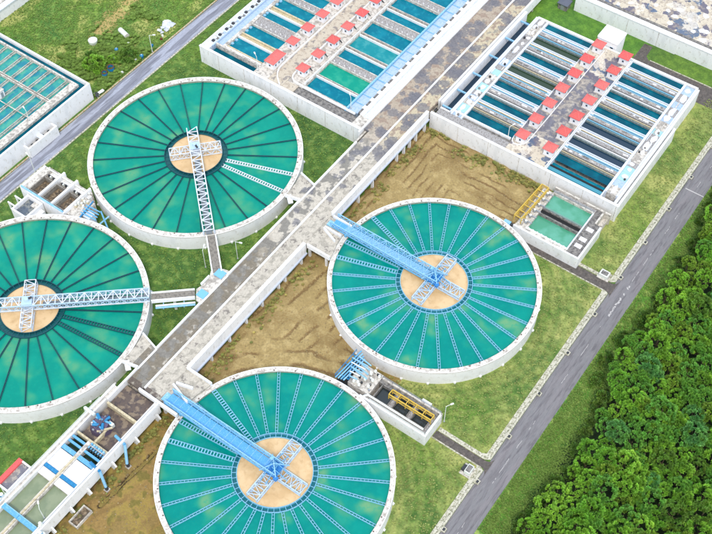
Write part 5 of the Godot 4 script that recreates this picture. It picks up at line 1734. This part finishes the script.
	rebase(mrow, Vector3(-22.5, 3.32, 52.7))
	for q in [[49.7, 51.2, "light blue outfall pipe bending down the wall beside the stained basin"], [54.8, 55.6, "light blue outfall pipe with a dark open end lower on the channel wall"]]:
		var o := thing("outfall_pipe", q[2], "pipe", "outfall pipes on the channel wall")
		rod(o, "pipe", Vector3(-21.9, 3.9, q[0]), Vector3(-19.9, 3.75, q[0] + 0.2), 0.22, M.sky_blue if q[0] < 52 else M.deep_blue)
		rod(o, "down_pipe", Vector3(-19.9, 3.75, q[0] + 0.2), Vector3(-18.9, 1.0, q[1]), 0.22, M.pale_blue)
		rod(o, "mouth", Vector3(-18.9, 1.0, q[1]), Vector3(-18.72, 0.5, q[1] + 0.05), 0.25, M.dark_steel)
		bx(o, "footing", -19.1, -18.4, 0, 0.5, q[1] - 0.3, q[1] + 0.4, M.concrete)
		rebase(o, Vector3(-19.3, 0, q[1]))
	# little house with a pink edged roof
	var h := thing("pump_house", "small open topped house with a pink roof edge beside the inlet channels", "pump house")
	bx(h, "wall", -30.0, -28.1, 0, 3.9, 60.4, 64.6, M.white)
	bx(h, "roof", -29.5, -28.0, 3.9, 4.1, 60.5, 64.5, M.peel_dark)
	bx(h, "roof_edge", -30.25, -29.5, 3.9, 4.45, 60.2, 64.8, M.roof_red)
	bx(h, "parapet", -27.99, -27.85, 3.9, 4.4, 60.2, 64.8, M.white)
	bx(h, "parapet", -29.49, -28.0, 3.9, 4.4, 60.2, 60.45, M.white)
	bx(h, "parapet", -29.49, -28.0, 3.9, 4.4, 64.55, 64.8, M.white)
	var wf := bx(h, "window", -29.4, -28.7, 2.2, 2.9, 64.6, 64.64, M.frame_pale)
	put(wf, "pane", box_mesh(Vector3(0.56, 0.56, 0.02)), M.glass_dark, Vector3(0, 0, 0.03))
	rebase(h, Vector3(-29, 0, 62.5))
	var v := thing("valve_stand", "blue and white valve stand beside the pink edged pump house", "valve")
	bx(v, "stand", -28.5, -27.9, 0, 3.4, 65.2, 66.4, M.concrete)
	valve(v, -28.3, 3.4, 65.5, 1.1, M.deep_blue)
	valve(v, -28.1, 3.4, 66.1, 0.9, M.pale_blue)
	rebase(v, Vector3(-28.2, 0, 65.8))
	var g := thing("ladder_frame", "steel frame and white valve wheels at the end of the light blue cross walk", "valve frame")
	bx(g, "stand", -20.9, -20.3, 3.4, 4.3, 65.2, 65.8, M.plastic_white)
	bx(g, "stand", -20.14, -19.5, 0, 3.9, 65.9, 66.8, M.plastic_white)
	valve(g, -20.6, 4.3, 65.5, 0.9, M.plastic_white)
	valve(g, -19.8, 3.9, 66.4, 0.9, M.pale_blue)
	rebase(g, Vector3(-20.2, 0, 66))
	var bsn := thing("catch_basin", "small brown catch basin at the foot of the inlet channel wall", "basin")
	open_pit(bsn, -19.6, -18.0, 59.3, 62.4, 0.9, 0.55, M.concrete, M.mud, 0.18)
	rebase(bsn, Vector3(-18.8, 0, 60.8))
	lamp_post(-21.6, 3.0, 64.3, 3.0, 2.5, "slim pole standing in the right inlet channel")

# ---------------------------------------------------------------- small things
func build_small_things() -> void:
	lamp_post(-29.75, 0, 13.1, 4.6, 0.3, "slim lamp post on the lawn beside the channel, right of the upper left gangway")
	lamp_post(-32.9, 0, 17.5, 4.6, 2.0, "slim lamp post on the lawn left of the upper left gangway")
	lamp_post(-70.0, 0, 19.4, 4.6, 2.9, "slim lamp post leaning over the left road beside the muddy bays")
	lamp_post(-74.3, 0, -15.6, 4.2, 0.6, "slim lamp post at the far side of the left road beside the bushes")
	# electrical boxes on the lawn edge
	var b := thing("utility_box", "grey utility box with a pale grille at the corner of the lower service path", "utility box")
	bx(b, "plinth", 20.3, 22.0, 0, 0.15, 22.4, 24.3, M.concrete)
	bx(b, "cabinet", 20.9, 21.8, 0.15, 0.95, 22.6, 24.0, M.plastic_white)
	bx(b, "grille", 21.0, 21.7, 0.951, 1.0, 22.75, 23.85, M.dark_concrete)
	bx(b, "side_cabinet", 20.35, 20.88, 0.15, 0.7, 22.9, 23.8, M.dark_steel)
	rebase(b, Vector3(21.1, 0, 23.3))
	var c := thing("utility_box", "pale utility box with a dark grille at the corner of the upper service path", "utility box")
	bx(c, "plinth", 19.9, 21.9, 0, 0.15, -19.7, -17.95, M.concrete)
	bx(c, "cabinet", 20.1, 21.6, 0.15, 0.85, -19.4, -18.2, M.plastic_white)
	bx(c, "grille", 20.3, 21.4, 0.851, 0.9, -19.2, -18.4, M.dark_concrete)
	rebase(c, Vector3(20.9, 0, -18.8))
	# discarded tanks and drums by the left road
	var d := thing("dome_tank", "white domed water tank standing in the field", "water tank")
	rod(d, "shell", Vector3(0, 0, 0), Vector3(0, 0.75, 0), 0.85, M.plastic_white, 0.9)
	rod(d, "dome", Vector3(0, 0.75, 0), Vector3(0, 1.05, 0), 0.9, M.plastic_white, 0.3)
	rod(d, "lid", Vector3(0, 1.05, 0), Vector3(0, 1.15, 0), 0.26, M.plastic_white)
	d.position = Vector3(-85.3, 0, -10.9)
	var e := thing("fallen_tank", "white cylindrical tank lying on its side in the grass", "water tank")
	rod(e, "shell", Vector3(-83.2, 0.5, -16.3), Vector3(-80.9, 0.5, -15.75), 0.5, M.plastic_white)
	rod(e, "end_cap", Vector3(-83.33, 0.5, -16.33), Vector3(-83.2, 0.5, -16.3), 0.42, M.plastic_white)
	rod(e, "end_ring", Vector3(-80.9, 0.5, -15.75), Vector3(-80.82, 0.5, -15.73), 0.53, M.concrete)
	rebase(e, Vector3(-82, 0, -16))
	var specs := [[-77.2, -7.3, 0.62, 0.95, "larger open blue drum with a rusty rim beside the left road"], [-77.2, -5.6, 0.52, 0.85, "smaller open blue drum with a rusty rim beside the left road"]]
	for s in specs:
		var o := thing("drum", s[4], "drum", "open blue drums")
		put(o, "shell", ring_mesh(s[2] * 0.9, s[2], 0, s[3], 28), M.barrel_blue)
		put(o, "rim", ring_mesh(s[2] * 0.86, s[2] * 1.06, s[3], s[3] + 0.08, 28), M.rust)
		put(o, "bottom", disc_mesh(0, s[2] * 0.9, 28), M.rust, Vector3(0, 0.12, 0))
		put(o, "hoop", ring_mesh(s[2], s[2] * 1.05, s[3] * 0.5, s[3] * 0.5 + 0.06, 28), M.barrel_blue)
		o.position = Vector3(s[0], 0, s[1])
	for s in [[-80.0, -11.8, "small closed blue keg between the bushes"], [-74.9, -13.3, "small closed blue keg at the edge of the left road"]]:
		var o := thing("keg", s[2], "keg", "closed blue kegs")
		rod(o, "shell", Vector3(0, 0, 0), Vector3(0, 0.6, 0), 0.36, M.barrel_blue)
		rod(o, "shoulder", Vector3(0, 0.6, 0), Vector3(0, 0.75, 0), 0.36, M.barrel_blue, 0.2)
		rod(o, "cap", Vector3(0, 0.75, 0), Vector3(0, 0.82, 0), 0.09, M.plastic_white)
		o.position = Vector3(s[0], 0, s[1])
	# heap of pale plastic sheets beyond the road
	var r2 := RandomNumberGenerator.new()
	r2.seed = 31
	var h := thing("rubbish_heap", "heap of crumpled pale plastic sheets beside the left road", "rubbish heap")
	for i in 16:
		var st := new_st()
		var cx := r2.randf_range(-0.9, 0.9)
		var cz := r2.randf_range(-1.7, 1.6)
		var w := r2.randf_range(0.35, 0.8)
		var mid := Vector3(cx, r2.randf_range(0.35, 0.7), cz)
		var ps := []
		for q in 7:
			var a := TAU * q / 7.0
			ps.append(Vector3(cx + w * cos(a) * r2.randf_range(0.6, 1.2), r2.randf_range(0.0, 0.35), cz + w * sin(a) * r2.randf_range(0.6, 1.2)))
		for q in 7:
			tri(st, ps[q], ps[(q + 1) % 7], mid, Vector3.UP)
		put(h, "sheet", st.commit(), M.tarp if i % 3 else M.plastic_white)
	h.position = Vector3(-76.9, 0, -22.2)
	var h2 := thing("rubbish_heap", "white boards and dark scrap lying at the corner of the settling basin wall", "rubbish heap")
	for i in 7:
		var o := bx(h2, "board", -0.6, 0.6, 0.02 + 0.09 * i, 0.08 + 0.09 * i, -0.3, 0.3, M.plastic_white if i % 2 == 0 else M.dark_steel)
		o.position.x = r2.randf_range(-0.3, 0.3)
		o.position.z = r2.randf_range(-0.9, 0.9)
		o.rotation.y = r2.randf_range(0, PI)
	h2.position = Vector3(-74.7, 0, -1.6)
	var cols := [M.plastic_white, M.tarp, M.plastic_white, M.rust, M.barrel_blue]
	var names := ["white", "grey", "white", "rust red", "blue"]
	var spots := [[-75.0, -8.0], [-78.8, -9.9], [-75.6, -20.0], [-75.2, -19.2], [-75.4, -16.8], [-79.5, -14.6], [-75.2, -12.0]]
	for i in spots.size():
		var o := thing("jerrycan", "%s plastic jerrycan in the weeds, %s of seven counted from the basin wall" % [names[i % 5], ORD[i]], "jerrycan", "jerrycans in the weeds")
		bx(o, "body", -0.22, 0.22, 0, 0.4, -0.16, 0.16, cols[i % 5])
		bx(o, "handle", -0.12, 0.12, 0.4, 0.47, -0.04, 0.04, cols[i % 5])
		rod(o, "cap", Vector3(0.16, 0.4, 0), Vector3(0.16, 0.46, 0), 0.05, M.rust)
		o.position = Vector3(spots[i][0], 0, spots[i][1])
		o.rotation.y = i * 1.3

# ---------------------------------------------------------------- plants
func leaf(st: SurfaceTool, p: Vector3, d: Vector3, side: Vector3, l: float, w: float, col: Color) -> void:
	# a folded diamond leaf
	var tip := p + d * l
	var m := p + d * l * 0.45
	var up := d.cross(side).normalized() * w * 0.25
	st.set_color(col)
	for tr in [[p, m + side * w + up, tip], [p, tip, m - side * w + up]]:
		var n: Vector3 = (tr[2] - tr[0]).cross(tr[1] - tr[0]).normalized()
		for q in tr:
			st.set_normal(n)
			st.set_color(col)
			st.add_vertex(q)

func crown_mesh(r2: RandomNumberGenerator, radius: float, height: float, clumps: int, leaves: int, ll: float, base: Color) -> Mesh:
	var st := new_st()
	for c in clumps:
		# clump centres spread over the upper shell, some inside
		var u := r2.randf()
		var th := r2.randf() * TAU
		var el := asin(lerpf(-0.25, 1.0, u))
		var rr := radius * lerpf(0.62, 1.0, sqrt(r2.randf()))
		var ctr := Vector3(cos(th) * cos(el) * rr, sin(el) * height * rr / radius, sin(th) * cos(el) * rr)
		var out := Vector3(ctr.x, ctr.y + 0.25 * height, ctr.z).normalized()
		var tint := r2.randf_range(0.62, 1.25)
		var warm := r2.randf_range(-0.02, 0.035)
		var cr := r2.randf_range(0.27, 0.42)
		for k in leaves:
			var d := Vector3(r2.randfn(), r2.randfn(), r2.randfn()).normalized()
			if d.dot(out) < -0.3:
				d = -d
			d = (d + out * 0.45 + Vector3(0, 0.15, 0)).normalized()
			var side := d.cross(Vector3(r2.randfn(), r2.randfn() * 0.4, r2.randfn())).normalized()
			var p := ctr + d * cr * r2.randf_range(0.15, 0.85)
			var t := tint * r2.randf_range(0.8, 1.2)
			leaf(st, p, (d + Vector3(0, -0.25, 0)).normalized(), side, ll * r2.randf_range(0.7, 1.25), ll * 0.27, Color((base.r + warm) * t, (base.g + warm * 0.8) * t, base.b * t))
	return st.commit()

func limbs(t: Node3D, h: float, r2: RandomNumberGenerator, spread: float) -> void:
	var tr := rod(t, "trunk", Vector3(0, 0, 0), Vector3(0, h * 0.85, 0), 0.13, M.bark, 0.05)
	for k in 6:
		var a := TAU * k / 6.0 + r2.randf_range(-0.3, 0.3)
		var y := h * r2.randf_range(0.42, 0.7)
		rod(t, "limb", Vector3(0, y, 0), Vector3(cos(a) * spread, y + spread * 0.8, sin(a) * spread), 0.055, M.bark, 0.02)

func forest_edge(z: float) -> float:
	var e := [[-110.0, 29.0], [-60.0, 28.6], [-42.0, 28.7], [-30.0, 29.9], [-20.0, 30.2], [-13.0, 29.9], [-9.0, 28.9], [-4.0, 28.6], [0.0, 29.4], [4.0, 31.8], [13.0, 32.9], [19.0, 32.0], [40.0, 31.5]]
	for i in e.size() - 1:
		if z >= e[i][0] and z <= e[i + 1][0]:
			return lerpf(e[i][1], e[i + 1][1], (z - e[i][0]) / (e[i + 1][0] - e[i][0]))
	return 33.0

func build_plants() -> void:
	var r2 := RandomNumberGenerator.new()
	r2.seed = 2024
	var kinds := []
	var bases := [Color(0.13, 0.27, 0.035), Color(0.12, 0.35, 0.085), Color(0.20, 0.36, 0.04), Color(0.17, 0.42, 0.040), Color(0.22, 0.47, 0.045), Color(0.12, 0.31, 0.040), Color(0.25, 0.49, 0.050), Color(0.15, 0.40, 0.060), Color(0.18, 0.39, 0.035)]
	var hs := [5.6, 5.0, 4.4, 4.6, 5.0, 4.2, 4.8, 5.3, 4.4]
	for k in 9:
		var rad: float = [1.75, 1.5, 1.3, 1.5, 1.68, 1.38, 1.6, 1.78, 1.45][k]
		kinds.append({"crown": crown_mesh(r2, rad, rad * 0.9, 46, 96, 0.21, bases[k]), "h": hs[k], "rad": rad})
	var tints := ["tall dark olive", "blue green", "small yellowish green", "mid green", "bright green round", "short deep green", "light green broad", "tall fresh green", "leaf green small"]
	var n := 0
	var z := -74.0
	var row := 0
	while z < 34.0:
		var x := 28.0 + (1.15 if row % 2 == 0 else 0.0)
		while x < 62.0:
			var px := x + r2.randf_range(-0.55, 0.55)
			var pz := z + r2.randf_range(-0.55, 0.55)
			x += 2.45
			# keep to the wood and to what can be seen of it
			if px < forest_edge(pz) + 0.9:
				continue
			if pz < -1.75 * (53.73 - px) / 1.0 + 11.69 - 14.0 + 0.0 * px:
				pass
			var right_line := 24.95 + (pz + 51.27) * (53.73 - 24.95) / (11.69 + 51.27)
			var bottom_line := 27.15 + (px - 32.12) * (11.69 - 27.15) / (53.73 - 32.12)
			if px > right_line + 6.5 or pz > bottom_line + 6.0:
				continue
			var v := r2.randi() % 9
			if v < 2 and r2.randf() < 0.75:
				v += 3
			var edge := px < forest_edge(pz) + 3.4
			var t := thing("leafy_tree", "%s tree at the edge of the wood facing the road" % tints[v] if edge else "%s tree standing inside the dense wood" % tints[v], "tree", ("%s trees along the edge of the wood" if edge else "%s trees inside the dense wood") % tints[v])
			var kd: Dictionary = kinds[v]
			var s := r2.randf_range(0.82, 1.18)
			if edge:
				s *= 0.85
			var h: float = kd.h * s * r2.randf_range(0.9, 1.12)
			rod(t, "trunk", Vector3(0, -0.1, 0), Vector3(0, snappedf(h * 0.8, 0.5), 0), 0.13, M.bark, 0.06)
			for q in 4:
				var a := TAU * q / 4.0 + v
				var y := snappedf(h * 0.55, 0.25)
				rod(t, "limb", Vector3(0, y, 0), Vector3(cos(a) * 0.9, y + 0.8, sin(a) * 0.9), 0.055, M.bark, 0.02)
			var cr := put(t, "crown", kd.crown, M.leaf, Vector3(0, h - 0.9 * kd.rad * s, 0))
			cr.scale = Vector3(s, s, s)
			cr.rotation.y = r2.randf() * TAU
			t.position = Vector3(px, 0, pz)
			n += 1
		z += 2.15
		row += 1
	print("trees ", n)
	# low shrubs at the foot of the wood
	var bushm := []
	for k in 3:
		bushm.append(crown_mesh(r2, 0.8, 0.7, 22, 46, 0.24, [Color(0.06, 0.15, 0.02), Color(0.085, 0.19, 0.025), Color(0.10, 0.20, 0.03)][k]))
	z = -58.0
	while z < 30.0:
		var e := forest_edge(z)
		var t := thing("shrub", "low green shrub at the foot of the wood beside the grass verge", "shrub", "shrubs along the wood")
		shrub(t, bushm[r2.randi() % 3], r2.randf_range(0.7, 1.25), Vector3(e + r2.randf_range(-0.6, 1.3), 0, z), r2)
		z += r2.randf_range(1.1, 2.2)
	# bushes by the left road
	var big := crown_mesh(r2, 1.9, 1.5, 60, 60, 0.30, Color(0.20, 0.40, 0.045))
	var big2 := crown_mesh(r2, 1.6, 1.2, 52, 56, 0.26, Color(0.12, 0.25, 0.035))
	var specs := [[-80.1, -6.0, 1.15, big, "large bright green bush behind the blue drums"], [-76.8, -11.8, 1.05, big2, "large dark green bush at the edge of the left road"], [-82.6, -7.6, 0.75, big2, "medium dark bush left of the large bright bush"], [-78.6, -9.2, 0.6, big, "medium bright bush between the two large bushes"]]
	for s in specs:
		var t := thing("bush", s[4], "bush", "bushes by the left road")
		shrub(t, s[3], s[2], Vector3(s[0], 0, s[1]), r2)
	# weeds: uncountable, along the raised channel and in the far field
	weeds("weeds", "yellow green weeds growing along the foot of the raised channel", Color(0.20, 0.23, 0.06), 1900, r2, 0)
	clods(r2)
	weeds("tall_grass", "rough tall grass in the field around the discarded drums", Color(0.17, 0.28, 0.05), 2600, r2, 1)
	weeds("grass", "short grass tufts on the lawns and verges", Color(0.165, 0.265, 0.052), 60000, r2, 2)

func shrub(t: Node3D, crown: Mesh, s: float, at: Vector3, r2: RandomNumberGenerator) -> void:
	for q in 3:
		var a := TAU * q / 3.0 + r2.randf()
		rod(t, "stem", Vector3(0, -0.05, 0), Vector3(cos(a) * 0.3 * s, 0.8 * s, sin(a) * 0.3 * s), 0.04, M.bark, 0.015)
	var c := put(t, "crown", crown, M.leaf, Vector3(0, 0.45 * s, 0))
	c.scale = Vector3.ONE * s
	c.rotation.y = r2.randf() * TAU
	t.position = at

func weeds(called: String, label: String, col: Color, count: int, r2: RandomNumberGenerator, kind: int) -> void:
	var st := new_st()
	var nl := 9 if kind < 2 else 5
	for k in nl:
		var a := TAU * k / nl + 0.3
		var d := Vector3(cos(a) * 0.7, 1.0, sin(a) * 0.7).normalized()
		var side := Vector3(-sin(a), 0, cos(a))
		leaf(st, Vector3.ZERO, d, side, 0.5 if kind < 2 else 0.2, 0.07 if kind < 2 else 0.04, Color(1, 1, 1))
	var mm := MultiMesh.new()
	mm.transform_format = MultiMesh.TRANSFORM_3D
	mm.use_colors = true
	mm.mesh = st.commit()
	var f := FastNoiseLite.new()
	f.seed = 12 + kind
	f.frequency = 0.12
	var tr := []
	var cl := []
	var guard := 0
	while tr.size() < count and guard < count * 12:
		guard += 1
		var x := 0.0
		var z := 0.0
		if kind == 0:
			if r2.randf() < 0.6:
				x = -20.0 + absf(r2.randfn()) * 0.9
				z = r2.randf_range(-29.0, 72.0)
				if z > -1.0 and z < 6.5 or z > 35.0 and z < 42.0:
					continue
			else:
				x = r2.randf_range(-20.0, 3.0)
				z = -29.4 + absf(r2.randfn()) * 1.3
			if f.get_noise_2d(x * 2.0, z * 2.0) < -0.05:
				continue
		elif kind == 1:
			x = r2.randf_range(-90.0, -74.5)
			z = r2.randf_range(-26.0, -0.2)
			if f.get_noise_2d(x, z) + 0.35 - 0.05 * Vector2(x + 78.5, z + 9.0).length() < 0.0:
				continue
			if seg_dist(Vector2(x, z), Vector2(-86.4, -13.4), Vector2(-88.5, -30.0)) < 1.0 or x > -74.4:
				continue
		else:
			var q := r2.randf()
			if q < 0.30:
				if r2.randf() < 0.45:
					continue
				x = r2.randf_range(2.0, 21.9)
				z = r2.randf_range(-66.0, 36.0)
			elif q < 0.5:
				x = r2.randf_range(27.0, 32.5)
				z = r2.randf_range(-60.0, 30.0)
			elif q < 0.78:
				x = r2.randf_range(-70.1, -28.3)
				z = r2.randf_range(-40.0, 66.0)
			else:
				x = r2.randf_range(-110.0, -74.4)
				z = r2.randf_range(-40.0, 0.0)
			if x < -3.0 and x > -28.2 and z > -64.0:
				continue
			if Vector2(x, z).length() < 17.3 or Vector2(x + 0.24, z - 40.52).length() < 17.3 or Vector2(x + 48.46, z - 1.25).length() < 19.0 or Vector2(x + 48.4, z - 40.9).length() < 19.0:
				continue
			if x > 2.0 and x < 17.3 and z < -16.0 or (x > -1.0 and x < 14.2 and z > 18.0 and z < 23.8):
				continue
			if x > 5.0 and x < 23.5 and (z > -18.6 and z < -15.9 or z > 19.5 and z < 22.0):
				continue
			if x < -28.0 and x > -65.2 and z < -18.9:
				continue
			if x > -68.2 and x < -49.5 and z > 17.6 and z < 29.0 or x > -30.5 and x < -27.0 and z > 58.0:
				continue
			if x < -80.0 and seg_dist(Vector2(x, z), Vector2(-86.4, -13.4), Vector2(-88.5, -30.0)) < 0.9 and r2.randf() < 0.7:
				continue
			if f.get_noise_2d(x * 1.5, z * 1.5) < r2.randf_range(-0.9, 0.1):
				continue
		var s := r2.randf_range(0.6, 1.5) if kind != 0 else 0.35 + 0.9 * pow(r2.randf(), 2.0)
		var b := Basis(Vector3.UP, r2.randf() * TAU).scaled(Vector3(s, s * r2.randf_range(0.6, 1.2), s))
		tr.append(Transform3D(b, Vector3(x, 0.26 if kind == 0 else 0.0, z)))
		var t := r2.randf_range(0.7, 1.3)
		var c := col
		if kind == 0:
			c = col.lerp(Color(0.38, 0.32, 0.10), pow(r2.randf(), 1.5))
		elif kind == 2 and x > 0.0 and x < 22.0:
			c = col.lerp(Color(0.31, 0.35, 0.12), 0.35 + r2.randf() * 0.65)
		cl.append(Color(c.r * t, c.g * t, c.b * t))
	mm.instance_count = tr.size()
	for i in tr.size():
		mm.set_instance_transform(i, tr[i])
		mm.set_instance_color(i, cl[i])
	var o := MultiMeshInstance3D.new()
	o.name = numbered(called)
	o.multimesh = mm
	o.material_override = M.leaf
	add_child(o)
	o.set_meta("kind", "stuff")
	o.set_meta("label", label)
	o.set_meta("category", "grass" if kind > 0 else "weeds")

func clods(r2: RandomNumberGenerator) -> void:
	# crumbs of dry soil and pebbles lying on the bare earth
	var st := new_st()
	var top := Vector3(0.1, 0.75, 0.05)
	var ring := []
	for k in 6:
		var a := TAU * k / 6.0
		ring.append(Vector3(cos(a) * (0.8 + 0.3 * (k % 2)), 0.1 * (k % 3), sin(a) * (1.05 - 0.25 * (k % 2))))
	for k in 6:
		tri(st, ring[k], ring[(k + 1) % 6], top, (ring[k] as Vector3) + Vector3.UP)
	var mm := MultiMesh.new()
	mm.transform_format = MultiMesh.TRANSFORM_3D
	mm.use_colors = true
	mm.mesh = st.commit()
	var tr := []
	while tr.size() < 2600:
		var z := r2.randf_range(-29.0, 72.0)
		var x := r2.randf_range(-20.0, 2.0)
		if Vector2(x, z).length() < 17.2 or Vector2(x + 0.24, z - 40.52).length() < 17.2 or x > -2.5 and z > 15.0 or z > 40.0 and x > -10.0 or z > -1.0 and z < 7.0 or z > 35.0 and z < 42.5:
			continue
		var s := 0.05 + 0.13 * pow(r2.randf(), 3.0)
		tr.append(Transform3D(Basis(Vector3.UP, r2.randf() * TAU).scaled(Vector3.ONE * s), Vector3(x, 0.27, z)))
	mm.instance_count = tr.size()
	for i in tr.size():
		mm.set_instance_transform(i, tr[i])
		var t := r2.randf_range(0.6, 1.25)
		mm.set_instance_color(i, Color(0.30 * t, 0.225 * t, 0.11 * t))
	var o := MultiMeshInstance3D.new()
	o.name = numbered("soil_clods")
	o.multimesh = mm
	var m := StandardMaterial3D.new()
	m.vertex_color_use_as_albedo = true
	m.roughness = 0.95
	o.material_override = m
	add_child(o)
	o.set_meta("kind", "stuff")
	o.set_meta("label", "small clods and pebbles strewn over the bare earth between the clarifiers")
	o.set_meta("category", "soil")
